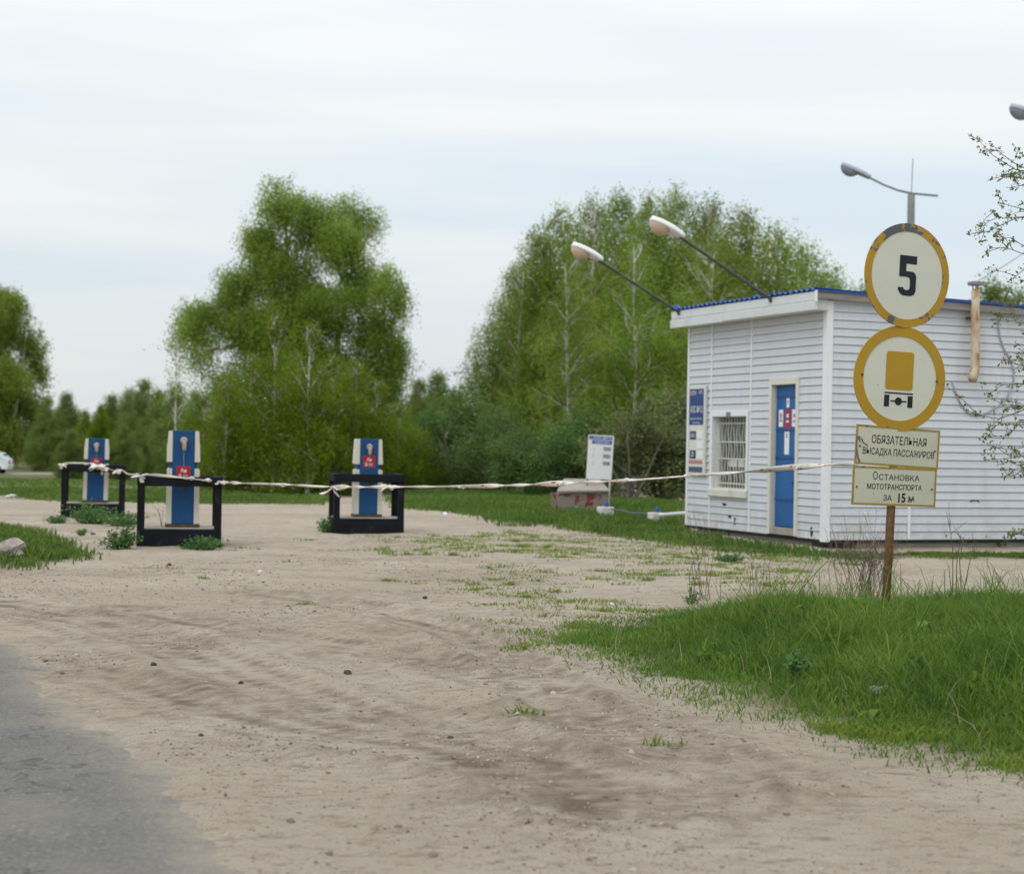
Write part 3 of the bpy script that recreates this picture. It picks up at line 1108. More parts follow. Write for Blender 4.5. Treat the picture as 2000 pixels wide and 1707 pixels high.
# far wood along the left and centre
fp = []
for i in range(3):
    H = 9.0
    L = birch_lobes(H, 2.2, 0.4, 500 + i, 26, 0.7)
    fp.append((H,) + tree_from_lobes(L, [stem_line(H, 510 + i)], 0.13, 0.6, 62, 520 + i, 0.11, 12))
far = [(92, 775, 118, 0, 1.1), (128, 768, 124, 1, 1.1), (166, 800, 100, 2, 0.9), (196, 790, 96, 0, 0.8), (216, 772, 128, 1, 1.2), (250, 758, 130, 2, 1.1), (282, 742, 122, 0, 1.1), (310, 762, 112, 1, 1.1), (345, 748, 104, 2, 1.1), (380, 765, 98, 0, 1.1), (140, 840, 92, 1, 1.3), (240, 830, 90, 2, 1.3)]
for i, (px, top, D, k, wx) in enumerate(far):
    b = px_tree(px, D)
    h = at(px, top, D).z - b.z
    H, tm, cm = fp[k]
    s = h / H
    lab = '%s tree from the left along the far wood beyond the road' % ORD[i] if i < 10 else ('low bushy tree at the foot of the far wood, left of the far pump' if i == 10 else 'low bushy tree at the foot of the far wood, between the two left pumps')
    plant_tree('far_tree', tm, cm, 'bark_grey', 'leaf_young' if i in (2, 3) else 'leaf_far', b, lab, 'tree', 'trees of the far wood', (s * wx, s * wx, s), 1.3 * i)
far2 = [(818, 742, 96, 0, 1.1, 'tree with a hazy crown in the gap between the big birch and the grove'), (852, 728, 104, 1, 1.1, 'taller hazy tree in the gap left of the grove'), (886, 760, 92, 2, 1.1, 'lower tree touching the left side of the grove'),
        (1938, 552, 110, 1, 1.0, 'far treetop showing above the roof, right of the vent pipe'), (1985, 566, 112, 2, 1.0, 'far treetop above the roof at the right picture edge'),
        (1690, 560, 96, 0, 1.0, 'far tree hidden mostly behind the roof left of the round signs')]
for i, (px, top, D, k, wx, lab) in enumerate(far2):
    b = px_tree(px, D)
    h = at(px, top, D).z - b.z
    H, tm, cm = fp[k]
    s = h / H
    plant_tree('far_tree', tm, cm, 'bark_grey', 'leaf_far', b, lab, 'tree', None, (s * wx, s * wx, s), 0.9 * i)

# bushes at the wood's edge
bp_ = []
for i in range(3):
    r = np.random.default_rng(600 + i)
    L = []
    for j in range(24):
        a = r.uniform(0, 6.28)
        d = 1.15 * math.sqrt(r.uniform())
        z = 0.25 + r.uniform(0, 1) ** 0.8 * (2.45 - 0.9 * d * d)
        s = r.uniform(0.28, 0.48)
        L.append((d * math.cos(a), d * math.sin(a), z, s, s, s))
    st = [[(0, 0, -0.2), (0.5 * math.cos(a), 0.5 * math.sin(a), 1.0), (0.9 * math.cos(a), 0.9 * math.sin(a), 2.0)] for a in (0.3, 1.6, 2.9, 4.2, 5.4)]
    bp_.append(tree_from_lobes(L, st, 0.075, 0.22, 150, 610 + i, 0.05, 10))
bushes = [(838, 800, 48, 0, 1.1, 'leaf_willow', 'tall green bush at the wood edge, right of the far right pump'),
          (905, 770, 47, 1, 1.1, 'leaf_willow', 'dark green willow bush left of the price board'),
          (965, 800, 45, 2, 1.1, 'leaf_willow', 'rounded willow bush below the left side of the grove'),
          (1035, 835, 43, 0, 1.2, 'leaf_willow', 'low spreading bush just left of the price board'),
          (1105, 830, 42, 1, 1.2, 'leaf_willow', 'dark bush directly behind the sand box'),
          (1160, 800, 43, 2, 1.1, 'leaf_willow', 'dark bush right behind the price board'),
          (1235, 800, 40, 0, 1.15, 'leaf_olive', 'olive grey bush between the price board and the building'),
          (1300, 758, 41, 2, 1.25, 'leaf_olive', 'larger olive grey bush against the left end of the building'),
          (800, 840, 46, 1, 1.2, 'leaf_young', 'yellowish bush behind the right pump'),
          (1385, 780, 46, 1, 1.2, 'leaf_olive', 'olive bush hidden mostly behind the building')]
for i, (px, top, D, k, wx, lm, lab) in enumerate(bushes):
    b = px_tree(px, D)
    h = at(px, top, D).z - b.z
    s = h / 2.75
    tm, cm = bp_[k]
    plant_tree('bush', tm, cm, 'bark_grey', lm, b, lab, 'bush', 'bushes at the wood edge', (s * wx, s * wx, s), 1.1 * i)

# ------------------------------------------------------------------ service building
BO = at(1613, 876, 22.76)
BO.z = 0.0
BRZ = math.atan2(0.367, 0.930)
bld = empty('service_building', BO, BRZ)
tag(bld, 'small white siding clad filling station building with blue door and blue roof', 'building')
BMX = Matrix.Translation(BO) @ Matrix.Rotation(BRZ, 4, 'Z')     # local x: along the side wall, local y: along the front wall
WL, WR, CH, ZB = 3.99, 7.0, 0.11, 0.115


def bw(x, y, z):
    return BMX @ Vector((x, y, z))


board_cache = {}


def board(wall, a, b, z):
    """one siding course from a to b along the wall"""
    L = round(b - a, 3)
    key = (wall, L)
    if key not in board_cache:
        prof = [(0.004, 0.0), (-0.019, 0.0), (-0.021, 0.006), (-0.020, 0.014), (-0.013, 0.052), (-0.0115, 0.056), (-0.013, 0.061), (-0.005, CH - 0.006), (0.004, CH - 0.006)]
        vs, n = [], len(prof)
        for t in (0, L):
            for o, h in prof:
                vs.append((o, t, h) if wall == 'front' else (t, o, h))
        fs = [tuple(range(n)), tuple(range(2 * n - 1, n - 1, -1))] + [(i, (i + 1) % n, (i + 1) % n + n, i + n) for i in range(n)]
        board_cache[key] = MB().add(vs, fs).mesh('siding_board')
    o = link('siding_board', board_cache[key], M['siding'], bld)
    o.location = (0, a, z) if wall == 'front' else (a, 0, z)


mb = MB()
mb.box(0.15, WR, 0.15, WL - 0.02, 0.14, 3.30)
mb.box(0.02, 0.15, 0.02, 0.74, 0.14, 3.28).box(0.02, 0.15, 1.42, 2.10, 0.14, 3.28).box(0.02, 0.15, 3.17, WL - 0.02, 0.14, 3.28)
mb.box(0.02, 0.15, 0.74, 1.42, 2.25, 3.28).box(0.02, 0.15, 2.10, 3.17, 1.84, 3.28).box(0.02, 0.15, 2.10, 3.17, 0.14, 0.66)
mb.box(0.15, WR, 0.02, 0.15, 0.14, 3.28)
mb.build('wall', M['seam_grey'], bld)
for i in range(29):
    z = ZB + i * CH
    zc_ = z + CH / 2
    # front, right bay with the door
    if 0.16 < zc_ < 2.30:
        board('front', 0.05, 0.70, z)
        board('front', 1.46, 2.01, z)
    else:
        board('front', 0.05, 2.01, z)
    if not 0.62 < zc_ < 1.87:
        board('front', 2.03, 3.21, z)
    board('front', 3.25, 3.96, z)
    board('side', 0.05, 1.325, z)
    board('side', 1.345, WR, z)
# trims
MB().box(-0.035, 0.065, -0.035, 0.065, 0.09, 3.34, 0.004).build('corner_trim', M['trim'], bld)
MB().box(-0.030, 0.045, WL - 0.035, WL + 0.02, 0.12, 3.20, 0.004).build('corner_trim', M['trim'], bld)
for y in (2.02, 3.23):
    MB().box(-0.026, 0.002, y - 0.017, y + 0.017, 0.118, 3.22, 0.003).build('joint_trim', M['trim'], bld)
MB().box(1.315, 1.355, -0.027, 0.002, 0.118, 3.31, 0.003).build('joint_trim', M['trim'], bld)
MB().box(-0.012, 0.15, 0.0, WL, 0.075, 0.112).build('starter_strip', M['dark'], bld)
MB().box(0.15, WR, -0.012, 0.15, 0.075, 0.112).build('starter_strip', M['dark'], bld)
# plinth of rough concrete, with a dark broken-out corner
MB().box(0.06, 0.5, 0.42, WL - 0.25, -0.35, 0.074, 0.01).build('foundation', M['concrete'], bld)
MB().box(0.55, WR, 0.06, 0.6, -0.35, 0.0738, 0.01).build('foundation', M['concrete'], bld)
# roof: slightly falling to the back
SL = 0.022
zr = 3.445


def roofz(x):
    return zr - SL * x


OH = -0.26


def sloped(name, x0, x1, y0, y1, zt, th, m, parent=bld):
    vs = [(x, y, roofz(x) + zt - d) for d in (th, 0) for y in (y0, y1) for x in (x0, x1)]
    return MB().add(vs, [(0, 2, 3, 1), (4, 5, 7, 6), (0, 1, 5, 4), (2, 6, 7, 3), (0, 4, 6, 2), (1, 3, 7, 5)]).build(name, m, parent)


roof = sloped('roof', OH + 0.03, WR + 0.3, -0.10, WL + 0.11, -0.004, 0.05, M['grey_metal'])
# profiled blue sheets laid front to back, their wavy ends showing above the fascia
nsh = 5
y0r, y1r = -0.13, WL + 0.13
shw = (y1r - y0r) / nsh
for k in range(nsh):
    vs, fs = [], []
    nn = 48
    ya = y0r + k * shw
    rr = random.Random(k)
    for i in range(nn + 1):
        y = ya + shw * 1.02 * i / nn
        w_ = 0.027 * max(-0.35, math.cos(2 * math.pi * y / 0.142))
        for x in (OH - 0.03, OH + 0.35, 3.0, WR + 0.32):
            sag = 0.006 * rr.uniform(-1, 1) if x < 0 else 0
            vs.append((x, y, roofz(x) + 0.020 + w_ + 0.004 * (k % 2) + sag))
    for i in range(nn):
        for j in range(3):
            fs.append((i * 4 + j, (i + 1) * 4 + j, (i + 1) * 4 + j + 1, i * 4 + j + 1))
    sh = MB().add(vs, fs).build('roof_sheet', M['roof_blue'], roof)
    sm = sh.modifiers.new('thickness', 'SOLIDIFY')
    sm.thickness = 0.004
vs = [(0, 0, 0), (0.10, 0.02, 0.01), (0.05, 0.14, 0.02), (0.02, 0.06, 0.10), (0.10, 0.10, 0.08), (0.0, 0.16, 0.05)]
MB().add(vs, [(0, 1, 3), (1, 4, 3), (1, 2, 4), (3, 4, 5), (4, 2, 5), (0, 3, 5), (0, 2, 1), (0, 5, 2)]).build('roof_scrap', M['roof_blue'], roof, (OH - 0.01, 3.95, zr + 0.02))
# fascia: two lapped white boards, the lower one in two lengths; verge board along the side
FX = OH
MB().box(FX - 0.010, FX + 0.02, -0.125, WL + 0.13, 3.326, 3.446, 0.004).build('fascia_board', M['fascia'], bld)
MB().box(FX - 0.044, FX + 0.018, -0.124, 2.40, 3.19, 3.316, 0.010).build('fascia_board', M['fascia'], bld)
MB().box(FX - 0.034, FX + 0.018, 2.412, WL + 0.13, 3.182, 3.314, 0.010).build('fascia_board', M['fascia'], bld)
MB().box(FX - 0.034, FX + 0.0, -0.155, -0.126, 3.30, 3.455, 0.004).build('fascia_end', M['trim'], bld)
MB().box(FX + 0.004, FX + 0.0195, -0.12, WL + 0.12, 3.312, 3.33).build('fascia_gap', M['seam_grey'], bld)
MB().box(FX + 0.021, -0.021, -0.06, WL + 0.10, 3.205, 3.222).build('soffit', M['cream_frame'], bld)
MB().box(FX + 0.021, -0.036, -0.055, -0.02, 3.225, 3.37).build('eave_end_panel', M['fascia'], bld)
sloped('verge_board', FX + 0.001, WR + 0.3, -0.125, -0.07, -0.005, 0.095, M['verge'])
MB().box(0.066, WR, -0.016, 0.02, 3.302, 3.345).build('top_trim', M['siding'], bld)
xs_ = FX - 0.02
rr = random.Random(4)
while xs_ < WR:
    L_ = rr.uniform(0.75, 1.15)
    o = sloped('roof_flashing', xs_, xs_ + L_ + 0.02, -0.150, -0.05, 0.016 + rr.uniform(0, 0.016), 0.020, M['roof_blue'], roof)
    xs_ += L_
# openings: frames, reveals, window, door
door = MB()
door.box(-0.04, 0.03, 0.675, 0.742, 0.125, 2.33, 0.005).box(-0.04, 0.03, 1.40, 1.475, 0.125, 2.33, 0.005).box(-0.041, 0.03, 0.744, 1.398, 2.235, 2.331, 0.005)
dfr = door.build('door_frame', M['cream_frame'], bld)
MB().box(0.031, 0.16, 1.40, 1.42, 0.16, 2.26).build('reveal', M['cream_frame'], dfr)
MB().box(0.031, 0.16, 0.72, 0.742, 0.16, 2.26).build('reveal', M['cream_frame'], dfr)
MB().box(0.031, 0.16, 0.744, 1.398, 2.235, 2.26).build('reveal', M['cream_frame'], dfr)
MB().box(-0.035, 0.16, 0.744, 1.398, 0.125, 0.225, 0.006).build('threshold', M['concrete'], bld)
dl = MB().box(0.045, 0.085, 0.746, 1.396, 0.24, 2.228, 0.004).build('door', M['door_blue'], bld)
for z in (0.62, 1.21, 1.60, 2.07):
    MB().box(0.036, 0.0445, 0.752, 1.388, z - 0.022, z + 0.022, 0.003).build('strap', M['door_strap'], dl)
MB().box(0.005, 0.044, 0.80, 0.86, 1.085, 1.125, 0.008).build('handle', M['dark'], dl)
MB().box(0.034, 0.044, 0.78, 0.92, 0.845, 0.875, 0.002).build('hinge', M['dark'], dl)


def on_front(me, y, z, x, name, m, parent):
    """a print or label lying on the front wall (its own x axis running right along the wall)"""
    o = link(name, me, m, parent)
    o.location = (x, y, z)
    o.rotation_euler = (0, 0, -math.pi / 2)
    return o


def card(w, h, th=0.002):
    return MB().box(-w / 2, w / 2, -th, 0, -h / 2, h / 2).mesh('card')


on_front(card(0.075, 0.13), 1.075, 1.98, 0.0442, 'sticker', M['paper_white'], dl)
s1 = on_front(card(0.115, 0.24), 1.260, 1.765, 0.0442, 'sticker', M['paper_white'], dl)
s2 = on_front(card(0.135, 0.27), 1.075, 1.755, 0.0442, 'sticker', M['red'], dl)
s3 = on_front(card(0.115, 0.24), 0.900, 1.765, 0.0442, 'sticker', M['paper_white'], dl)
s4 = on_front(card(0.125, 0.32), 1.090, 1.415, 0.0442, 'sticker', M['paper_white'], dl)
# bits of print on the stickers
for (y, zz, w, h, mm) in ((1.17, 1.81, 0.05, 0.05, 'print_pink'), (1.17, 1.73, 0.07, 0.03, 'print_pink'), (1.17, 1.77, 0.03, 0.04, 'print_grey'), (0.985, 1.80, 0.06, 0.05, 'white_print'), (0.985, 1.72, 0.07, 0.03, 'white_print'), (0.81, 1.80, 0.05, 0.05, 'print_pink'), (0.81, 1.72, 0.06, 0.03, 'print_pink'), (1.0, 1.52, 0.03, 0.07, 'print_pink'), (0.985, 1.99, 0.03, 0.05, 'print_grey')):
    on_front(card(w, h), y + 0.09, zz, 0.0418, 'print', M[mm], dl)

win = MB()
win.box(-0.040, 0.02, 2.06, 2.112, 0.60, 1.885, 0.005).box(-0.040, 0.02, 3.155, 3.215, 0.60, 1.885, 0.005).box(-0.0405, 0.02, 2.114, 3.153, 1.80, 1.886, 0.005)
wf = win.build('window', M['trim'], bld)
MB().box(-0.075, 0.02, 2.06, 3.215, 0.595, 0.715, 0.012).build('sill', M['cream_frame'], wf)
for (a, b) in ((2.10, 2.112), (3.145, 3.155)):
    MB().box(0.021, 0.155, a, b, 0.70, 1.80).build('reveal', M['trim'], wf)
MB().box(0.021, 0.155, 2.113, 3.144, 1.79, 1.80).build('reveal', M['cream_frame'], wf)
MB().box(0.021, 0.155, 2.113, 3.144, 0.70, 0.735).build('reveal', M['cream_frame'], wf)
MB().box(0.135, 0.145, 2.113, 3.144, 0.736, 1.789).build('pane', M['glass'], wf)
MB().box(0.118, 0.134, 2.25, 2.90, 1.05, 1.16).build('ticket_panel', M['paper_white'], wf)
MB().box(0.118, 0.134, 2.16, 2.26, 0.80, 1.05).build('notice', M['lamp_grey'], wf)
bars = MB()
nb = 12
wav = []
for k in range(nb):
    y = 2.15 + k * (3.11 - 2.15) / (nb - 1)
    pts = []
    for j in range(19):
        z = 0.74 + 1.04 * j / 18
        pts.append((0.085, y + (0.022 * math.sin(z * 13.0 + (k % 2) * 0.9) if 0.85 < z < 1.70 else 0), z))
    wav.append(pts)
for pts in wav:
    MB().tube(pts, 0.0075, 5).build('grille_bar', M['grille'], wf)
for z in (0.80, 1.17, 1.42, 1.70):
    MB().box(0.074, 0.082, 2.113, 3.144, z - 0.009, z + 0.009).build('grille_bar', M['grille'], wf)
for k in range(5):
    y = 2.2 + k * 0.21
    MB().box(0.112, 0.118, y - 0.012, y + 0.012, 0.74, 1.785).build('inner_bar', M['grille_dark'], wf)
MB().box(-0.052, -0.0415, 2.58, 2.70, 1.80, 1.865, 0.003).build('small_box', M['grey_metal'], wf)


def hole(pts, wall, a, z):
    """torn place in the siding"""
    n = len(pts)
    if wall == 'front':
        vs = [(-0.0195, a + p[0], z + p[1]) for p in pts] + [(-0.010, a + p[0], z + p[1]) for p in pts]
    else:
        vs = [(a + p[0], -0.0195, z + p[1]) for p in pts] + [(a + p[0], -0.010, z + p[1]) for p in pts]
    fs = [tuple(range(n)), tuple(range(2 * n - 1, n - 1, -1))] + [(i, (i + 1) % n, (i + 1) % n + n, i + n) for i in range(n)]
    MB().add(vs, fs).build('torn_hole', M['dark'], bld)


hole([(0.10, 0.02), (0.02, 0.03), (-0.06, 0.01), (-0.02, -0.02), (0.03, -0.035), (0.05, 0.0)], 'front', 2.75, 0.475)
hole([(0.05, 0.015), (0.0, 0.02), (-0.05, 0.0), (0.01, -0.025)], 'front', 2.60, 0.31)
hole([(0.015, 0.05), (-0.02, 0.04), (-0.015, -0.05), (0.02, -0.06)], 'front', 2.44, 0.255)
hole([(0.03, 0.06), (-0.015, 0.07), (-0.025, -0.01), (-0.005, -0.07), (0.02, -0.05)], 'front', 0.30, 0.205)
hole([(-0.08, -0.015), (-0.05, 0.025), (0.0, 0.04), (0.05, 0.03), (0.08, -0.02), (0.045, 0.005), (-0.03, 0.008)], 'side', 2.42, 0.645)
hole([(0.008, 0.03), (-0.012, 0.0), (0.004, -0.03)], 'side', 1.95, 0.16)
hole([(0.008, 0.025), (-0.01, 0.0), (0.004, -0.025)], 'side', 2.62, 0.15)

# information board screwed to the front wall
pl = empty('information_board', bw(-0.02, 3.60, 1.62), BRZ)
tag(pl, 'tall narrow blue and cream information board on the wall left of the window', 'sign')
MB().box(-0.045, 0.0, -0.26, 0.26, -0.72, 0.66, 0.006).build('backing', M['plaque'], pl)
pr = lambda w, h, y, z, m, n='panel': on_front(card(w, h, 0.003), y, z, -0.0455, n, M[m], pl)
pr(0.46, 0.555, 0.015, 0.335, 'navy')
pr(0.20, 0.13, 0.115, -0.105, 'navy_dark')
pr(0.20, 0.13, 0.115, -0.40, 'navy_dark')
for z in (-0.09, -0.245, -0.40):
    pr(0.20, 0.115, -0.11, z, 'paper_white')
pr(0.44, 0.055, 0.015, -0.515, 'print_pink')
pr(0.44, 0.085, 0.015, -0.63, 'navy_pale')
for body, w, h, y, z, mm in (('АЗС №12', 0.40, 0.105, 0.012, 0.30, 'white_print'), ('ОПТИ', 0.13, 0.075, 0.10, 0.55, 'white_print'), ('АЗС', 0.13, 0.05, -0.12, 0.56, 'white_print'), ('АИ-92', 0.15, 0.07, 0.115, -0.105, 'white_print'), ('Дт', 0.10, 0.085, 0.115, -0.40, 'white_print'),
                            ('круглосуточно', 0.36, 0.035, 0.015, 0.15, 'white_print'), ('без обеда', 0.24, 0.032, 0.015, 0.09, 'white_print'), ('бензин', 0.12, 0.03, 0.14, 0.46, 'navy_pale'), ('дизель', 0.12, 0.03, 0.14, 0.42, 'navy_pale')):
    on_front(text_mesh(body, w, h, 0.01), y, z, -0.0500, 'lettering', M[mm], pl)
on_front(card(0.05, 0.07, 0.002), 0.205, 0.55, -0.0492, 'logo', M['print_pink'], pl)


# two lamps on long arms bolted to the fascia
def lamp_head(parent, m_top, m_lens, L=0.55, Wd=0.13, Hh=0.085):
    """cobra-head luminaire: pointing along local -x from the arm end at the origin"""
    vs, fs = [], []
    ns, k = 10, 12
    for i in range(ns + 1):
        t = i / ns
        w = Wd * (0.32 + 0.68 * math.sin(math.pi * min(1.0, 0.12 + 0.80 * t)) ** 0.8) * (1.0 if t < 0.95 else 0.72)
        hgt = Hh * (0.45 + 0.55 * math.sin(math.pi * min(1, 0.2 + 0.62 * t)))
        for j in range(k):
            th = math.pi * j / (k - 1)
            vs.append((-L * t, w * math.cos(th), hgt * math.sin(th)))
    for i in range(ns):
        for j in range(k - 1):
            fs.append((i * k + j, i * k + j + 1, (i + 1) * k + j + 1, (i + 1) * k + j))
        fs.append((i * k, (i + 1) * k, (i + 1) * k + k - 1, i * k + k - 1))
    fs += [tuple(range(k)), tuple(range(ns * k + k - 1, ns * k - 1, -1))]
    head = MB().add(vs, fs).build('lamp_head', m_top, parent, smooth=True)
    vs, fs = [], []
    ns = 8
    for i in range(ns + 1):
        t = i / ns
        w = Wd * 0.86 * math.sin(math.pi * (0.06 + 0.88 * t)) ** 0.55
        hgt = Hh * 1.35 * math.sin(math.pi * (0.05 + 0.90 * t)) ** 0.6
        for j in range(k):
            th = math.pi * j / (k - 1)
            vs.append((-L * (0.42 + 0.56 * t), w * math.cos(th), -0.004 - hgt * math.sin(th)))
    for i in range(ns):
        for j in range(k - 1):
            fs.append((i * k + j, i * k + j + 1, (i + 1) * k + j + 1, (i + 1) * k + j))
    fs += [tuple(range(k)), tuple(range(ns * k + k - 1, ns * k - 1, -1))]
    MB().add(vs, fs).build('lens', m_lens, head, smooth=True)
    return head


for (yy, L, zt, lab) in ((3.85, 1.76, 4.36, 'white street lamp head on a long brown arm at the left end of the eaves'), (1.05, 1.82, 4.42, 'white street lamp head on a long arm above the door')):
    a = bw(OH - 0.03, yy, 3.43)
    e = empty('wall_lamp', a, BRZ)
    tag(e, lab, 'lamp', 'lamps on the eaves of the building')
    hl = 0.50
    dx, dz = -L, zt - 3.43
    u = Vector((dx, 0, dz)).normalized()
    p_end = Vector((dx, 0, dz)) - u * hl * 0.9
    MB().tube([u * -0.12, p_end * 0.5 + Vector((0, 0, 0.0)), p_end], [0.024, 0.023, 0.021], 8).build('arm', M['arm_metal'], e)
    MB().box(-0.004, 0.028, -0.028, 0.028, -0.05, 0.03).build('bracket', M['arm_metal'], e)
    h = lamp_head(e, M['lamp_white'], M['lamp_lens'], 0.52, 0.135, 0.10)
    h.location = p_end - u * 0.03
    h.rotation_euler = (0, math.atan2(u.z, -u.x) * 0.85, 0)

# rusty vent pipe on the side wall
vp = empty('vent_pipe', bw(2.27, -0.03, 2.33), BRZ)
tag(vp, 'rusty white vent pipe with cap on the side wall, rising above the roof', 'pipe')
MB().tube([(-0.05, -0.16, 0.0), (-0.03, -0.145, 0.06), (0.0, -0.13, 0.12), (0.012, -0.125, 0.20), (0.012, -0.125, 0.6), (0.0, -0.125, 1.0), (0.0, -0.125, 1.24)], [0.062, 0.065, 0.065, 0.062, 0.062, 0.060, 0.058], 12).build('pipe', M['rusty_white'], vp, smooth=True)
MB().lathe([(0.046, 1.20), (0.046, 1.27)], 12, org=(0, -0.125, 0)).build('pipe_collar', M['rusty_white'], vp)
for a in range(3):
    MB().box(-0.006, 0.006, -0.006, 0.006, 1.26, 1.32).build('cap_strut', M['rust_dark'], vp, (0.04 * math.cos(a * 2.1), -0.125 + 0.04 * math.sin(a * 2.1), 0))
MB().box(-0.085, 0.085, -0.205, -0.045, 1.315, 1.37, 0.012).build('cap', M['verge'], vp)
MB().box(-0.06, 0.06, -0.075, 0.01, 0.85, 0.88).build('clamp', M['rust_dark'], vp)


def side_px(px, py, out=0.03):
    """point on the side wall under a picture position"""
    q = ray(px, py)
    n = BMX.to_3x3() @ Vector((0, -1, 0))
    p0 = bw(0, -out, 0)
    c0 = Vector((0, 0, CAMZ))
    return c0 + q * ((p0 - c0).dot(n) / q.dot(n))


cp = [side_px(*p) for p in ((1968, 608), (1958, 618), (1950, 632), (1952, 655), (1960, 680), (1975, 705), (1981, 730), (1979, 752), (1968, 775), (1950, 793), (1930, 806), (1908, 812), (1890, 806), (1876, 788), (1866, 765), (1860, 746))]
cb = MB().tube(cp, 0.013, 6).build('wall_cable', M['cable'], smooth=True)
tag(cb, 'grey cable looping down the white side wall below the roof', 'cable')
wa = bw(2.27, -0.16, 3.69)
wb = at(2140, 330, 40)
wp = [wa.lerp(wb, i / 14) - Vector((0, 0, 0.35 * math.sin(math.pi * i / 14))) for i in range(15)]
tag(MB().tube(wp, 0.007, 5).build('overhead_wire', M['wire']), 'thin overhead wire rising from the vent pipe to the right', 'wire')


# street lamps behind
def street_lamp(px_pole, top_py, D, head_len, spec, label):
    base = px_tree(px_pole, D)
    e = empty('street_lamp', base)
    tag(e, label, 'street lamp', 'grey street lamps behind the building')
    zt = at(px_pole, top_py, D).z - base.z
    MB().lathe([(0.17, -0.3), (0.15, 1.0), (0.11, zt)], 10).build('pole', M['pole_grey'], e, smooth=True)
    return e, zt, base


D = 50.0
e, zt, base = street_lamp(1772, 380, D, 0.9, None, 'grey street lamp pole rising behind the round sign with the number five')
k = D / FPX
MB().tube([(-26 * k, 0, 0.02 + 6 * k), (0, 0, 0.03), (52 * k, 0, -2 * k)], 0.03, 6).build('cross_arm', M['arm_green'], e, (0, 0, zt))
MB().tube([(-26 * k, 0, 0.02 + 6 * k), (-55 * k, 0, 18 * k), (-84 * k, 0, 32 * k)], 0.028, 6).build('lamp_arm', M['arm_green'], e, (0, 0, zt))
MB().tube([(0, 0, 0), (2 * k, 0, 70 * k)], 0.012, 5).build('lightning_rod', M['arm_green'], e, (0, 0, zt))
h = lamp_head(e, M['lamp_grey'], M['lamp_lens_grey'], 62 * k, 0.19, 0.15)
h.location = (-82 * k, 0, zt + 29 * k)
h.rotation_euler = (0, math.radians(24), 0)
D = 40.0
e, zt, base = street_lamp(2090, 262, D, 0.9, None, 'grey street lamp head entering at the upper right picture edge')
k = D / FPX
MB().tube([(0, 0, -0.05), (-38 * k, 0, 12 * k), (-75 * k, 0, 34 * k)], 0.03, 6).build('lamp_arm', M['arm_green'], e, (0, 0, zt))
h = lamp_head(e, M['lamp_grey'], M['lamp_lens_grey'], 74 * k, 0.22, 0.15)
h.location = (-58 * k, 0, zt + 26 * k)
h.rotation_euler = (0, math.radians(18), 0)

# ------------------------------------------------------------------ pumps in their guard frames
PRZ = math.radians(12)
PW, PD, BH, FH = 1.02, 0.74, 0.235, 0.865


def make_frame(loc, label):
    e = empty('guard_frame', loc, PRZ)
    tag(e, label, 'guard frame', 'black guard frames round the fuel pumps')
    b = MB().box(0.0, PW, 0.0, PD, -0.15, BH - 0.012, 0.008).build('plinth', M['black_paint'], e)
    MB().box(0.03, PW - 0.03, 0.03, PD - 0.03, BH - 0.013, BH, 0.004).build('slab', M['concrete'], b)
    for (x, y) in ((0.002, 0.002), (PW - 0.090, 0.002), (0.002, PD - 0.090), (PW - 0.090, PD - 0.090)):
        MB().box(x, x + 0.088, y, y + 0.088, -0.14 if y < 0.1 else BH - 0.02, FH - 0.117, 0.006).build('post', M['black_paint'], e)
    MB().box(-0.004, PW + 0.004, -0.004, 0.102, FH - 0.118, FH, 0.008).build('rail', M['black_paint'], e)
    MB().box(-0.004, PW + 0.004, PD - 0.102, PD + 0.004, FH - 0.118, FH, 0.008).build('rail', M['black_paint'], e)
    for x in (0.0, PW - 0.088):
        MB().box(x, x + 0.088, 0.104, PD - 0.104, FH - 0.116, FH - 0.001, 0.006).build('rail', M['black_paint'], e)
    return e


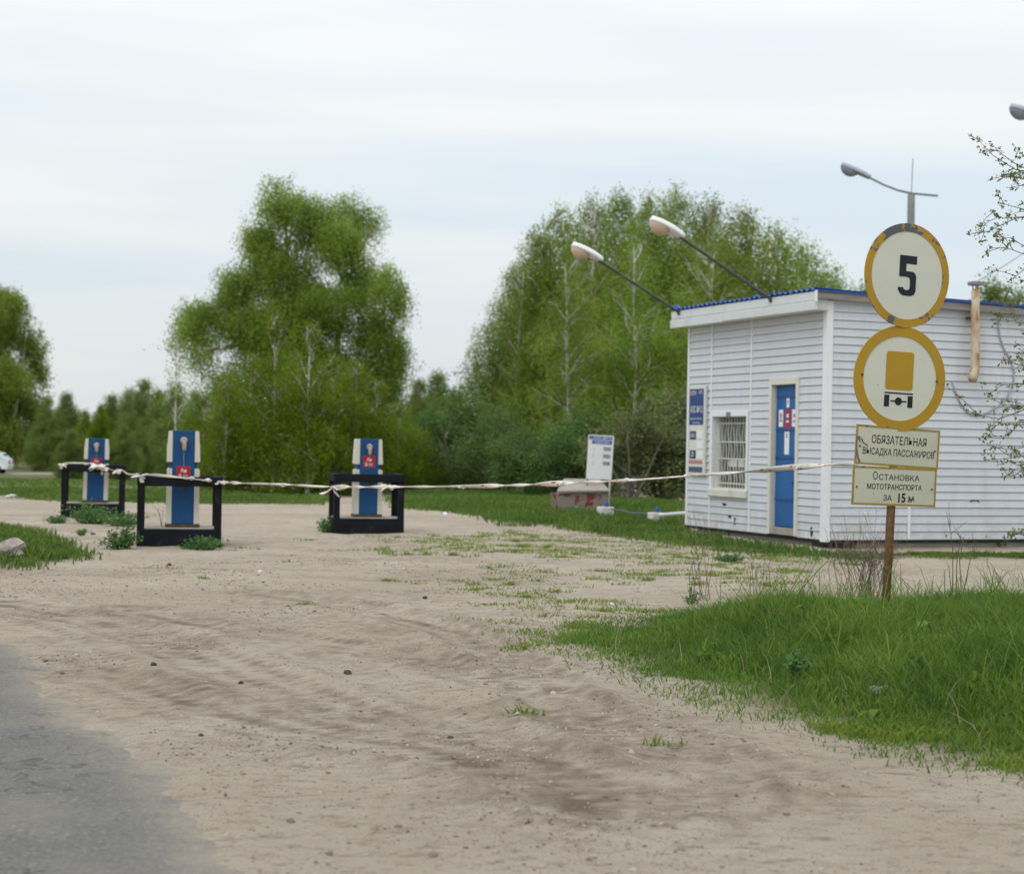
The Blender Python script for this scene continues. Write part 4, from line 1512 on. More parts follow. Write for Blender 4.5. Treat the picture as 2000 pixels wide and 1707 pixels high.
def make_pump(loc, label, H=1.20, sticker_z=0.66, variant=0, tilt=0.0):
    """narrow blue end panel towards the forecourt, cream faces on both sides"""
    e = empty('fuel_pump', loc, PRZ)
    e.rotation_euler = (0, tilt, PRZ)
    tag(e, label, 'fuel pump', 'blue and cream fuel pumps')
    hw = 0.135
    MB().box(-0.21, 0.21, -0.165, 0.165, -0.006, 0.035, 0.006).build('foot', M['rust_dark'], e)
    MB().box(-hw, hw, -0.17, 0.17, 0.036, H, 0.006).build('cabinet', M['pump_blue'], e)
    MB().box(-hw - 0.035, hw + 0.035, -0.14, 0.14, H * 0.60, H * 0.70).build('neck', M['pump_blue'], e)
    for s in (-1, 1):
        # lower and upper cream faces, the upper one flaring out downwards
        lo = [(s * (hw + 0.001), 0.037), (s * (hw + 0.066), 0.037), (s * (hw + 0.064), H * 0.59), (s * (hw + 0.050), H * 0.605), (s * (hw + 0.001), H * 0.605)]
        hi = [(s * (hw + 0.001), H * 0.672), (s * (hw + 0.064), H * 0.672), (s * (hw + 0.068), H * 0.69), (s * (hw + 0.050), H * 0.985), (s * (hw + 0.042), H * 0.995), (s * (hw + 0.001), H * 0.995)]
        MB().prism(lo, -0.168, 0.168).build('lower_panel', M['pump_cream'], e)
        up = MB().prism(hi, -0.169, 0.169).build('upper_panel', M['pump_cream'], e)
        # counter window on the cream face
        x = s * (hw + 0.0605)
        MB().box(min(x, x + s * 0.006), max(x, x + s * 0.006), -0.11, 0.11, H * 0.74, H * 0.86).build('counter_window', M['plaque'], up)
    for zz in (H * 0.30, H * 0.52, H * 0.97):
        MB().box(-hw + 0.004, hw - 0.004, -0.1725, -0.1705, zz - 0.003, zz + 0.003).build('panel_seam', M['navy_dark'], e)
    MB().lathe([(0.010, -0.004), (0.011, 0.0)], 8, 'y', (hw - 0.03, -0.1708, H * 0.42)).build('lock', M['rust_dark'], e)
    # hose outlet: ball joint with a bent spout, thin wire below it
    MB().lathe([(0.020, 0.02), (0.036, 0.0), (0.046, -0.02), (0.046, -0.045), (0.036, -0.06), (0.012, -0.068)], 12, 'y', (0, -0.172, H * 0.895)).build('hose_outlet', M['nozzle'], e, smooth=True)
    MB().tube([(0, -0.215, H * 0.885), (0.004, -0.225, H * 0.855), (0.006, -0.22, H * 0.81), (0.006, -0.215, H * 0.79)], [0.030, 0.028, 0.026, 0.022], 8).build('spout', M['nozzle'], e, smooth=True)
    MB().tube([(0.006, -0.215, H * 0.80), (0.0, -0.20, H * 0.72), (0.004, -0.176, H * 0.62)], 0.004, 4).build('thin_wire', M['cable'], e)
    st = MB().box(-0.085, 0.085, -0.1735, -0.1705, sticker_z - 0.085, sticker_z + 0.085).build('fuel_sticker', M['red'], e)
    for body, w, h_, dz in (('Аи', 0.072, 0.052, 0.032), ('В-1с', 0.11, 0.05, -0.040)):
        t = link('lettering', text_mesh(body, w, h_, 0.02), M['white_print'], st)
        t.location = (0, -0.1752, sticker_z + dz)
    MB().tube([(0.02, -0.19, 0.60), (0.03, -0.20, 0.55), (0.0, -0.215, 0.50), (-0.02, -0.205, 0.46)], [0.018, 0.02, 0.022, 0.028], 8).build('broken_nozzle', M['rust_dark'], e)
    return e


fl = [(118, 1010), (266, 1069), (651, 1043)]
fr_lab = ['black steel guard frame overgrown with weeds around the far left pump', 'black steel guard frame of the nearest pump, with tape tied across it', 'black steel guard frame around the pump right of the others']
pu_lab = ['blue and cream fuel pump farthest left, behind the taped rail', 'blue and cream fuel pump nearest the camera, with a clear red sticker', 'blue and cream fuel pump standing alone, right of the other two']
PUMPO = []
for i, (px, py) in enumerate(fl):
    g = ground(px, py, 0.0)
    PUMPO.append(g)
    R = Matrix.Translation((g.x, g.y, 0)) @ Matrix.Rotation(PRZ, 4, 'Z')
    make_frame((g.x, g.y, 0.0), fr_lab[i])
    ctr = R @ Vector((PW * (0.53, 0.54, 0.51)[i], PD * 0.52, BH + 0.008))
    make_pump(ctr, pu_lab[i], (1.06, 1.19, 1.13)[i], (0.655, 0.665, 0.80)[i], i, (0.012, 0.0, 0.004)[i])

# ------------------------------------------------------------------ road sign cluster
SD = 11.9
sb = at(1729, 1190, SD)
sb.z = hz1(sb.x, sb.y)
view = Vector((sb.x, sb.y, 0)).normalized()
yaw0 = math.atan2(-view.x, view.y)            # plate facing straight back at the camera
sg = empty('road_sign', sb)
sg.rotation_euler = (Matrix.Rotation(math.radians(2.1), 4, 'Y') @ Matrix.Rotation(yaw0 + math.radians(35), 4, 'Z')).to_euler()
tag(sg, 'rusty leaning post with two round yellow rimmed signs and two worded plates', 'road sign')
KS = FPX / SD
pz = lambda py: (at(1750, py, SD).z - sb.z) / math.cos(math.radians(2.1))
MB().tube([(0, 0, -0.3), (0, 0, 0.9), (0, 0, 1.6), (0, 0, pz(500))], 0.030, 14).build('post', M['rust_pipe'], sg, smooth=True)


def ring(r0, r1, y0, y1, n=72, warp=0.0):
    vs, fs = [], []
    for i in range(n):
        a = 2 * math.pi * i / n
        c, s = math.cos(a), math.sin(a)
        w = warp * math.sin(2 * a + 0.6)
        vs += [(r0 * c, y0 + w * 0.6, r0 * s), (r1 * c, y0 + w, r1 * s), (r1 * c, y1 + w, r1 * s), (r0 * c, y1 + w * 0.6, r0 * s)]
    for i in range(n):
        j = (i + 1) % n
        for k in range(4):
            fs.append((i * 4 + k, j * 4 + k, j * 4 + (k + 1) % 4, i * 4 + (k + 1) % 4))
    return MB().add(vs, fs)


def disc_back(r, y0, y1, n=72):
    pts = [(r * math.cos(2 * math.pi * i / n), r * math.sin(2 * math.pi * i / n)) for i in range(n)]
    return MB().prism(pts, y0, y1)


def flat(pts, y, th, name, m, parent):
    return MB().prism(pts, y - th, y).build(name, m, parent)


def rrect(w, h, r, n=5):
    P = []
    for cx, cz, a0 in ((w / 2 - r, h / 2 - r, 0), (-w / 2 + r, h / 2 - r, 90), (-w / 2 + r, -h / 2 + r, 180), (w / 2 - r, -h / 2 + r, 270)):
        for i in range(n + 1):
            a = math.radians(a0 + 90 * i / n)
            P.append((cx + r * math.cos(a), cz + r * math.sin(a)))
    return P


RO = 0.366
# upper disc: number 5
d1 = disc_back(RO - 0.004, -0.042, -0.037).build('sign_disc', M['sign_white'], sg, (0, 0, pz(539)))
d1.rotation_euler = (0, 0, math.radians(2.5))
ring(0.308, RO, -0.0455, -0.0365).build('rim', M['sign_yellow'], d1)
five = [(-0.070, 0.14), (0.078, 0.14), (0.078, 0.083), (-0.012, 0.083), (-0.012, 0.030), (0.045, 0.030), (0.066, 0.020), (0.078, -0.002), (0.078, -0.105), (0.066, -0.130), (0.040, -0.142), (-0.030, -0.142), (-0.056, -0.130), (-0.074, -0.105), (-0.076, -0.085),
        (-0.030, -0.085), (-0.027, -0.095), (-0.016, -0.101), (0.012, -0.101), (0.022, -0.094), (0.026, -0.080), (0.026, -0.030), (0.018, -0.016), (0.004, -0.010), (-0.070, -0.010)]
flat(five, -0.0425, 0.0015, 'numeral', M['sign_black'], d1)
MB().tube([(-0.05, -0.005, 0.0), (0.05, -0.005, 0.0)], 0.012, 6).build('clamp', M['rust_dark'], d1, (0, -0.022, 0.1))
# lower disc: lorry rear view
d2 = disc_back(RO, -0.036, -0.031).build('sign_disc', M['sign_white'], sg, (-0.008, 0, pz(740)))
d2.rotation_euler = (0, 0, math.radians(-3.0))
ring(0.296, RO + 0.004, -0.0400, -0.0305, warp=0.0).build('rim', M['sign_yellow2'], d2)
lor = MB().prism([(x - 0.005, z + 0.055) for x, z in rrect(0.222, 0.268, 0.022)], -0.0385, -0.0363).build('lorry_body', M['sign_yellow2'], d2)
flat([(-0.118, -0.098), (0.112, -0.098), (0.112, -0.108), (-0.118, -0.108)], -0.0363, 0.0018, 'bumper', M['sign_black'], d2)
for x in (-0.098, 0.092):
    flat([(x - 0.020, -0.118), (x + 0.020, -0.118), (x + 0.020, -0.200), (x - 0.020, -0.200)], -0.0363, 0.0018, 'tyre', M['sign_black'], d2)
flat([(-0.066, -0.154), (0.062, -0.154), (0.062, -0.164), (-0.066, -0.164)], -0.0363, 0.0018, 'axle', M['sign_black'], d2)
flat([(0.028 * math.cos(a * 0.3491) - 0.003, 0.028 * math.sin(a * 0.3491) - 0.159) for a in range(18)], -0.0363, 0.0024, 'axle_ball', M['sign_black'], d2)
for x, z in ((-0.305, 0.01), (0.30, 0.0)):
    MB().lathe([(0.008, -0.006), (0.010, 0.0)], 8, 'y', (x, -0.041, z)).build('bolt', M['rust_dark'], d2)


def plate(zc_p, xo, w, h, lines, rot=0.0):
    p = MB().box(-w / 2, w / 2, -0.040, -0.036, -h / 2, h / 2).build('plate', M['plate_cream'], sg, (xo, 0, zc_p))
    p.rotation_euler = (0, rot, 0)
    t = 0.014
    for (x0, x1, z0, z1) in ((-w / 2 - 0.001, w / 2 + 0.001, h / 2 - t, h / 2 + 0.001), (-w / 2 - 0.001, w / 2 + 0.001, -h / 2 - 0.001, -h / 2 + t), (-w / 2 - 0.0012, -w / 2 + t, -h / 2 + t + 0.0005, h / 2 - t - 0.0005), (w / 2 - t, w / 2 + 0.0012, -h / 2 + t + 0.0005, h / 2 - t - 0.0005)):
        MB().box(x0, x1, -0.0415, -0.0355, z0, z1).build('edge_line', M['sign_edge'], p)
    for body, lw, lh, x, z, bo in lines:
        o = link('lettering', text_mesh(body, lw, lh, bo), M['sign_black'], p)
        o.location = (x, -0.0412, z)
    for x in (-w / 2 + 0.035, w / 2 - 0.035):
        MB().lathe([(0.006, -0.005), (0.008, 0.0)], 8, 'y', (x, -0.041, -0.01)).build('bolt', M['rust_dark'], p)
    MB().tube([(-0.05, 0.035, 0), (0.05, 0.035, 0)], 0.008, 6).build('clamp', M['rust_dark'], p)
    return p


p1 = plate(pz(873), 0.0, 0.70, 0.275, [('ОБЯЗАТЕЛЬНАЯ', 0.46, 0.060, 0.01, 0.045, 0.008), ('ВЫСАДКА ПАССАЖИРОВ', 0.60, 0.060, 0.012, -0.045, 0.008)], math.radians(0.8))
p2 = plate(pz(950), -0.008, 0.70, 0.27, [('О', 0.038, 0.058, -0.165, 0.073, 0.0), ('СТАНОВКА', 0.34, 0.042, 0.035, 0.064, 0.006), ('МОТОТРАНСПОРТА', 0.46, 0.040, 0.0, -0.003, 0.012), ('ЗА', 0.07, 0.042, -0.055, -0.080, 0.006), ('15', 0.062, 0.066, 0.065, -0.078, 0.03), ('м', 0.046, 0.042, 0.143, -0.086, 0.03)], math.radians(-0.5))
# torn, flaked patch on the upper plate
flat([(-0.347, 0.06), (-0.335, 0.055), (-0.315, 0.058), (-0.318, 0.035), (-0.337, 0.028), (-0.334, -0.03), (-0.318, -0.09), (-0.298, -0.122), (-0.322, -0.122), (-0.342, -0.06), (-0.348, 0.02)], -0.0418, 0.001, 'bare_patch', M['sign_back'], p1)
MB().tube([(-0.325, -0.045, 0.02), (-0.31, -0.055, 0.045), (-0.30, -0.045, 0.03), (-0.29, -0.043, 0.015), (-0.25, -0.043, -0.005)], 0.003, 5).build('wire_tie', M['rust_dark'], p1)


# ------------------------------------------------------------------ barrier tape
def ribbon(path, w, seed, twist=5.0, gather=0.5):
    """twisted flat tape along a path: returns mesh with a stripe attribute"""
    r = np.random.default_rng(seed)
    P = [Vector(p) for p in path]
    seg = [0.0]
    for a, b in zip(P[:-1], P[1:]):
        seg.append(seg[-1] + (b - a).length)
    Lt = seg[-1]
    n = max(12, int(Lt / 0.035))
    V, S = [], []
    k = 6
    for i in range(n + 1):
        s = Lt * i / n
        j = min(len(seg) - 2, max(0, next((q for q in range(len(seg) - 1) if seg[q + 1] >= s), len(seg) - 2)))
        t = (s - seg[j]) / max(1e-6, seg[j + 1] - seg[j])
        # Catmull-Rom through the path points
        p0, p1_, p2_, p3 = P[max(0, j - 1)], P[j], P[j + 1], P[min(len(P) - 1, j + 2)]
        c = 0.5 * ((2 * p1_) + (p2_ - p0) * t + (2 * p0 - 5 * p1_ + 4 * p2_ - p3) * t * t + (3 * p1_ - p0 - 3 * p2_ + p3) * t ** 3)
        d = (p2_ - p1_).normalized()
        u = d.cross(Vector((0, 0, 1))).normalized()
        v = u.cross(d)
        th = twist * s + 1.2 * math.sin(s * 1.7 + seed) + 0.7 * math.sin(s * 4.3)
        ww = w * (0.55 + gather * abs(math.sin(s * 2.3 + seed)) * abs(math.sin(s * 0.9 + 1)))
        tk = w * 0.30
        for q in range(k):
            a = 2 * math.pi * q / k
            o = Vector((math.cos(a) * ww, math.sin(a) * tk, 0))
            V.append(c + u * (o.x * math.cos(th) - o.y * math.sin(th)) + v * (o.x * math.sin(th) + o.y * math.cos(th)))
            S.append(1.0 if (math.sin(s * 21.0 + a) > 0.90 and q < 3) else 0.0)
    Q = [(i * k + q, i * k + (q + 1) % k, (i + 1) * k + (q + 1) % k, (i + 1) * k + q) for i in range(n) for q in range(k)]
    me = np_mesh('tape', [tuple(v) for v in V], Q)
    a = me.attributes.new('stripe', 'FLOAT', 'POINT')
    a.data.foreach_set('value', np.array(S, np.float32))
    me.polygons.foreach_set('use_smooth', np.ones(len(me.polygons), bool))
    return me


def tuft(me_name, n, L, seed, w=0.022):
    """loose tape ends sticking out of a knot"""
    r = random.Random(seed)
    mb, S = MB(), []
    for i in range(n):
        a = r.uniform(0, 6.28)
        el = r.uniform(-0.8, 0.5)
        d = Vector((1.7 * math.cos(a) * math.cos(el), math.sin(a) * math.cos(el), math.sin(el) - 0.15)).normalized()
        l = L * r.uniform(0.5, 1.1)
        s = d.orthogonal().normalized() * w * r.uniform(0.5, 1.1)
        up = d.cross(s).normalized() * l * 0.25 * r.uniform(-1, 1)
        th = d.cross(s).normalized() * 0.003
        a0, a1, a2 = d * -0.02, d * l * 0.5 + up, d * l
        vs = [a0 - s * .5, a0 + s * .5, a1 - s, a1 + s, a2 - s * .8, a2 + s * .6]
        vs = vs + [v + th for v in vs]
        mb.add(vs, [(0, 1, 3, 2), (2, 3, 5, 4), (6, 8, 9, 7), (8, 10, 11, 9), (0, 2, 8, 6), (2, 4, 10, 8), (1, 7, 9, 3), (3, 9, 11, 5), (4, 5, 11, 10), (0, 6, 7, 1)])
        S += [0, 0, 0, 1 if r.random() < 0.2 else 0, 0, 0] * 2
    me = mb.mesh(me_name)
    a = me.attributes.new('stripe', 'FLOAT', 'POINT')
    a.data.foreach_set('value', np.array(S, np.float32))
    return me


def frame_pt(i, x, y, z):
    g = PUMPO[i]
    return Matrix.Translation((g.x, g.y, 0)) @ Matrix.Rotation(PRZ, 4, 'Z') @ Vector((x, y, z))


A = frame_pt(0, 0.04, -0.02, 0.84)
pathA = [frame_pt(0, -0.02, 0.02, 0.80), frame_pt(0, 0.05, -0.02, 0.885), frame_pt(0, 0.5, 0.03, 0.885), frame_pt(0, 0.62, -0.03, 0.83), frame_pt(0, 0.80, -0.03, 0.79), frame_pt(0, 0.98, -0.04, 0.775)]
E2 = frame_pt(1, 0.02, -0.01, 0.885)
pathA += [pathA[-1].lerp(E2, 0.4) - Vector((0, 0, 0.03)), E2]
tA = empty('barrier_tape', (A.x, A.y, A.z))
tag(tA, 'short length of grubby white tape tied between the two left guard frames', 'barrier tape')


def add_local(name, me, parent, mat_, loc=None):
    if loc is None:
        me.transform(Matrix.Translation(-Vector(parent.location)))
        return link(name, me, mat_, parent)
    return link(name, me, mat_, parent, Vector(loc) - Vector(parent.location))


add_local('tape_strip', ribbon(pathA, 0.016, 3, 6), tA, M['tape_mat'])
for p, n, L, sd in ((frame_pt(0, 0.0, -0.03, 0.86), 9, 0.10, 1), (frame_pt(0, 0.57, -0.05, 0.84), 8, 0.18, 2), (frame_pt(0, 0.68, -0.05, 0.80), 6, 0.13, 3), (frame_pt(0, 0.90, -0.04, 0.78), 6, 0.09, 4)):
    add_local('knot', tuft('knot', n, L, sd, 0.035), tA, M['tape_mat'], p)

E3 = frame_pt(1, PW + 0.01, -0.03, 0.80)
SE = at(1700, 903, SD - 0.06)
pathB = [frame_pt(1, 0.06, -0.02, 0.79), frame_pt(1, 0.05, -0.025, 0.88), frame_pt(1, 0.30, -0.02, 0.875), frame_pt(1, 0.62, -0.02, 0.845), frame_pt(1, 0.85, -0.03, 0.82), E3]
for px, py in ((545, 946), (650, 951), (760, 951), (900, 950), (1000, 948), (1100, 944), (1230, 938), (1340, 930), (1450, 922), (1560, 912), (1640, 907)):
    v = ray(px, py)
    q = v.x / v.y
    ex, ey = SE.x - E3.x, SE.y - E3.y
    t = (q * E3.y - E3.x) / (ex - q * ey)
    pathB.append(at(px, py, E3.y + ey * t))
pathB += [SE, at(1745, 903, SD + 0.0)]
tB = empty('barrier_tape', (E3.x, E3.y, E3.z))
tag(tB, 'long twisted white and red tape stretched from the nearest pump to the sign post', 'barrier tape')
add_local('tape_strip', ribbon(pathB, 0.021, 5, 4.5, 0.75), tB, M['tape_mat'])
kn = [(frame_pt(1, 0.05, -0.04, 0.87), 6, 0.13, 11), (frame_pt(1, 0.62, -0.03, 0.85), 6, 0.08, 12), (frame_pt(1, 0.82, -0.03, 0.83), 6, 0.06, 13), (frame_pt(1, 0.98, -0.03, 0.81), 6, 0.07, 14)]
for i, (j, n, L) in enumerate(((6, 4, 0.06), (7, 8, 0.15), (8, 7, 0.10), (9, 3, 0.04), (11, 3, 0.035), (12, 3, 0.05), (13, 3, 0.03), (15, 4, 0.05))):
    kn.append((pathB[j], n, L, 20 + i))
for p, n, L, sd in kn:
    add_local('knot', tuft('knot', n, L, sd, 0.016), tB, M['tape_mat'], p)

# ------------------------------------------------------------------ price board, sand box, blocks, rail
D = 33.5
b = gp(1165, 1003)
k = b.y / FPX
e = empty('price_board', b, math.radians(6))
e.rotation_euler = (0, math.radians(2.5), math.radians(6))
tag(e, 'white price board with blue heading on thin legs, left of the building', 'sign')
zt, zb_ = at(1165, 850, b.y).z - b.z, at(1165, 936, b.y).z - b.z
w, h = 50 * k, zt - zb_
pan = MB().box(-w / 2, w / 2, -0.03, 0.0, zb_, zt, 0.005).build('panel', M['paper_white'], e)
MB().box(-w / 2 + 0.01, w / 2 - 0.03, -0.034, -0.0305, zt - h * 0.10, zt - 0.015).build('heading_band', M['print_blue'], pan)
MB().box(-w * 0.36, w / 2 - 0.03, -0.034, -0.0305, zt - h * 0.20, zt - h * 0.115).build('heading_band', M['print_blue'], pan)
for z, ww in ((zt - h * 0.06, 0.7), (zt - h * 0.16, 0.55)):
    o = link('lettering', text_mesh('АЗС №12' if ww > 0.6 else 'ЦЕНЫ', w * ww, 0.04, 0.01), M['white_print'], pan)
    o.location = (0.02, -0.0355, z)
for i in range(3):
    MB().box(w * 0.12, w * 0.40, -0.034, -0.0305, zt - h * (0.345 + i * 0.165), zt - h * (0.26 + i * 0.165)).build('price_cell', M['print_grey'], pan)
    MB().box(-w * 0.30, -w * 0.24, -0.034, -0.0305, zt - h * (0.345 + i * 0.165), zt - h * (0.27 + i * 0.165)).build('grade_cell', M['plaque'], pan)
for x, m_ in ((-w * 0.44, 'pole_grey'), (w * 0.45, 'cream_frame')):
    MB().tube([(x, -0.01, -0.1), (x, -0.01, zb_ + 0.01)], 0.016, 6).build('leg', M[m_], e)

b = gp(1138, 1004)
k = b.y / FPX
e = empty('sand_box', b, BRZ * 0.6)
tag(e, 'weathered red and grey fire sand box with sloping lid in the grass', 'sand box')
w, h = 100 * k, 0.62
body = [(-w * 0.42, -0.1), (w * 0.46, -0.1), (w * 0.50, h * 0.74), (w * 0.50, h), (-w * 0.02, h * 0.98), (-w * 0.16, h * 0.70), (-w * 0.5, h * 0.70)]
MB().prism([(-w * 0.42, -0.1), (w * 0.5, -0.1), (w * 0.5, h * 0.62), (-w * 0.5, h * 0.62)], 0, 0.6).build('bin', M['box_red'], e)
vs = [(-w * 0.54, -0.05, h * 0.66), (w * 0.52, -0.05, h * 0.70), (w * 0.52, 0.62, h * 1.0), (-w * 0.22, 0.62, h * 1.0)]
vs = vs + [(x, y, z + 0.03) for x, y, z in vs]
MB().add(vs, [(0, 3, 2, 1), (4, 5, 6, 7), (0, 1, 5, 4), (1, 2, 6, 5), (2, 3, 7, 6), (3, 0, 4, 7)]).build('lid', M['concrete'], e)
MB().box(w * 0.15, w * 0.19, -0.012, -0.001, 0.0, h * 0.6).build('rib', M['box_red'], e)
MB().box(w * 0.33, w * 0.37, -0.012, -0.001, 0.0, h * 0.6).build('rib', M['box_red'], e)

blk = []
for px, py, lab in ((1182, 1012, 'small pale concrete block in the grass beside the sand box'), (1281, 1023, 'small pale concrete block with blue cap at the end of the white pipe')):
    b = gp(px, py)
    blk.append(b)
    e = empty('concrete_block', b, BRZ)
    tag(e, lab, 'block', 'concrete blocks by the building')
    s = 26 * b.y / FPX
    MB().box(-s / 2, s / 2, -s / 2, s / 2, -0.1, s * 0.85, 0.012).build('block', M['plaque'], e)
    MB().lathe([(0.03, s * 0.85), (0.045, s * 0.85 + 0.02), (0.04, s * 0.85 + 0.07), (0.02, s * 0.85 + 0.09)], 8, org=(s * 0.1, 0, 0)).build('cap', M['roof_blue'], e)
pA, pB = blk[1] + Vector((0.05, 0, 0.15)), bw(0.02, 4.05, 0.30)
e = MB().tube([pA, pA.lerp(pB, 0.5), pB], 0.028, 8).build('ground_pipe', M['trim'])
tag(e, 'white pipe lying low from the concrete block to the building corner', 'pipe')
pC = blk[0] + Vector((0.05, 0, 0.18))
e = MB().tube([pC, pC.lerp(pA, 0.5) - Vector((0, 0, 0.03)), pA + Vector((-0.1, 0, 0.02))], 0.014, 6).build('thin_rail', M['arm_green'])
tag(e, 'thin green rail between the two small concrete blocks', 'rail')

# ------------------------------------------------------------------ car on the far road
def car_at(x, y, ang, label):
    e = empty('car', (x, y, hz1(x, y) + 0.06), ang)
    tag(e, label, 'car')
    prof = [(-2.0, 0.28), (-2.05, 0.55), (-1.98, 0.78), (-1.2, 0.90), (-0.55, 1.36), (-0.2, 1.42), (0.9, 1.42), (1.45, 1.30), (1.85, 0.95), (1.98, 0.85), (2.02, 0.5), (1.95, 0.28)]
    vs, fs, n = [], [], len(prof)
    for wy, sx in ((-0.80, 0.985), (-0.72, 1.0), (0.72, 1.0), (0.80, 0.985)):
        for px_, pz_ in prof:
            inset = 0.16 if (pz_ > 1.0 and abs(wy) > 0.75) else 0.0
            yy = wy * (1 - inset)
            vs.append((px_ * sx, yy, pz_ * (0.99 if abs(wy) > 0.75 else 1.0)))
    for r_ in range(3):
        for i in range(n):
            j = (i + 1) % n
            fs.append((r_ * n + i, r_ * n + j, (r_ + 1) * n + j, (r_ + 1) * n + i))
    fs += [tuple(range(n)), tuple(range(4 * n - 1, 3 * n - 1, -1))]
    MB().add(vs, fs).build('body', simple('car_white', (0.72, 0.75, 0.78), 0.25, 0.02, 2), e)
    glassm = M['glass']
    for s in (-1, 1):
        for a0, a1, t0, t1 in ((-0.80, 0.05, -0.42, 0.02), (0.14, 1.45, 0.14, 1.15)):
            pts = [(a0, 0.95), (a1, 0.95), (t1, 1.32), (t0, 1.32)]
            y0, y1 = sorted((s * 0.775, s * 0.79))
            MB().prism(pts, y0, y1).build('side_window', glassm, e)
        for xx in (-1.25, 1.25):
            y0 = s * 0.66
            w_ = MB().lathe([(0.30, -0.09), (0.31, -0.06), (0.31, 0.06), (0.30, 0.09)], 16, 'y', (xx, y0 + s * 0.06, 0.25)).build('wheel', M['dark'], e)
            MB().lathe([(0.19, -0.01), (0.17, 0.01)], 12, 'y', (xx, y0 + s * 0.155, 0.25)).build('rim', M['lamp_grey'], w_)
        MB().box(1.93, 2.03, s * 0.62 - 0.09, s * 0.62 + 0.09, 0.62, 0.80).build('tail_light', M['red'], e)
        MB().box(-2.07, -1.95, s * 0.58 - 0.12, s * 0.58 + 0.12, 0.55, 0.68).build('headlight', M['lamp_lens_grey'], e)
    MB().box(1.60, 1.66, -0.55, 0.55, 1.0, 1.22).build('rear_window', glassm, e)
    return e


cpx = at(-42, 930, 107)
car_at(cpx.x, cpx.y, math.atan2(rd[1], rd[0]) * 0.15, 'white car on the far road cut by the left picture edge')

# ------------------------------------------------------------------ grass
def grass_obj(name, pts, h, w, bend, m, seed, label, tint=None):
    z = hz(pts[:, 0], pts[:, 1])
    P = np.stack([pts[:, 0], pts[:, 1], z - 0.01], -1)
    me = blades_mesh(name, P, h, w, bend, seed, tint)
    tag(link(name, me, M[m]), label, 'grass', None, 'stuff')


r = np.random.default_rng(5)
# tall meadow round the sign post; only the part the camera can meet is planted densely
MOUND_VIS = [(0.30, 11.5), (0.75, 10.1), (1.35, 8.35), (1.95, 7.35), (2.6, 6.3), (3.4, 5.6), (5.6, 12.0), (5.8, 14.4), (3.4, 14.1), (1.9, 13.7), (0.9, 13.0)]
p = scatter_poly(MOUND_VIS, 118000, 31, 0.45)
n = len(p)
inn = sstep(-0.1, 1.5, p[:, 2])
var = fbm(p[:, 0] * 1.1, p[:, 1] * 1.1, 77)
h = (0.03 + 0.150 * inn * (0.30 + 1.2 * var)) * r.uniform(0.5, 1.45, n)
h = np.where(r.uniform(size=n) < 0.035 * inn, h * 2.0, h)
tint = np.clip(0.42 + 0.7 * (fbm(p[:, 0] * 2.3, p[:, 1] * 2.3, 78) - 0.5) + 0.22 * r.normal(size=n), 0, 1)
grass_obj('meadow_grass', p, h, r.uniform(0.004, 0.010, n), r.uniform(0.2, 1.1, n), 'grass', 1, 'tall fresh green grass on the bank around the sign post', tint)
# yellowish short moss-grass at the near edge
p = scatter_poly([(1.55, 8.05), (2.05, 7.25), (2.9, 6.3), (3.3, 6.8), (2.5, 7.7), (1.9, 8.2)], 14000, 33, 0.2, 0.42)
n = len(p)
grass_obj('short_grass', p, r.uniform(0.02, 0.06, n), r.uniform(0.004, 0.007, n), r.uniform(0.3, 1.0, n), 'grass_yellow', 2, 'short yellowish grass along the near edge of the bank')
# dry straw among it
p = scatter_poly(MOUND_VIS, 520, 35, 0.3)
n = len(p)
z = hz(p[:, 0], p[:, 1])
me = blades_mesh('straw', np.stack([p[:, 0], p[:, 1], z], -1), r.uniform(0.06, 0.22, n), r.uniform(0.0025, 0.005, n), r.uniform(0.3, 1.6, n), 36)
tag(link('dry_straw', me, M['dry']), 'bleached dry straw stalks scattered through the tall grass', 'straw', None, 'stuff')
# grass belts
for nm, poly, cnt, hh, sd, lab in (('verge_grass', BELT_L, 30000, (0.03, 0.13), 41, 'bright green grass belt between the pumps and the far road'), ('belt_grass', BELT_M, 60000, (0.05, 0.20), 42, 'green grass belt running from the right pump to the building'), ('wall_grass', FRONT_R, 14000, (0.03, 0.10), 43, 'grass strip along the side wall of the building'), ('bank_grass', LEFTBANK, 13000, (0.05, 0.16), 44, 'grass on the small bank at the left picture edge')):
    p = scatter_poly(poly, cnt, sd, 0.35, 0.36, 0.8)
    n = len(p)
    var = fbm(p[:, 0] * 0.9, p[:, 1] * 0.9, sd + 5)
    h = (hh[0] + (hh[1] - hh[0]) * var) * r.uniform(0.5, 1.3, n)
    h = h * np.where((p[:, 0] > 1.6) & (p[:, 1] < 27.5), 0.6, 1.0)
    grass_obj(nm, p, h, r.uniform(0.010, 0.022, n) * (1.5 if nm == 'verge_grass' else 1.0), r.uniform(0.2, 0.8, n), 'grass_far', sd, lab, np.clip(var * 0.9 + 0.2 * r.normal(size=n), 0, 1))
# far field grass in front of the wood: a soft tussocky edge
xs = r.uniform(-32, 26, 26000)
ys = r.uniform(44, 80, 26000)
q = xs / ys
k = (q > -0.36) & (q < -0.16)
p = np.stack([xs[k], ys[k]], -1)
n = len(p)
grass_obj('field_grass', p, r.uniform(0.04, 0.12, n), r.uniform(0.03, 0.06, n), r.uniform(0.2, 0.8, n), 'grass_far', 46, 'rough grass in front of the wood edge', np.clip(0.5 + 0.3 * r.normal(size=n), 0, 1))

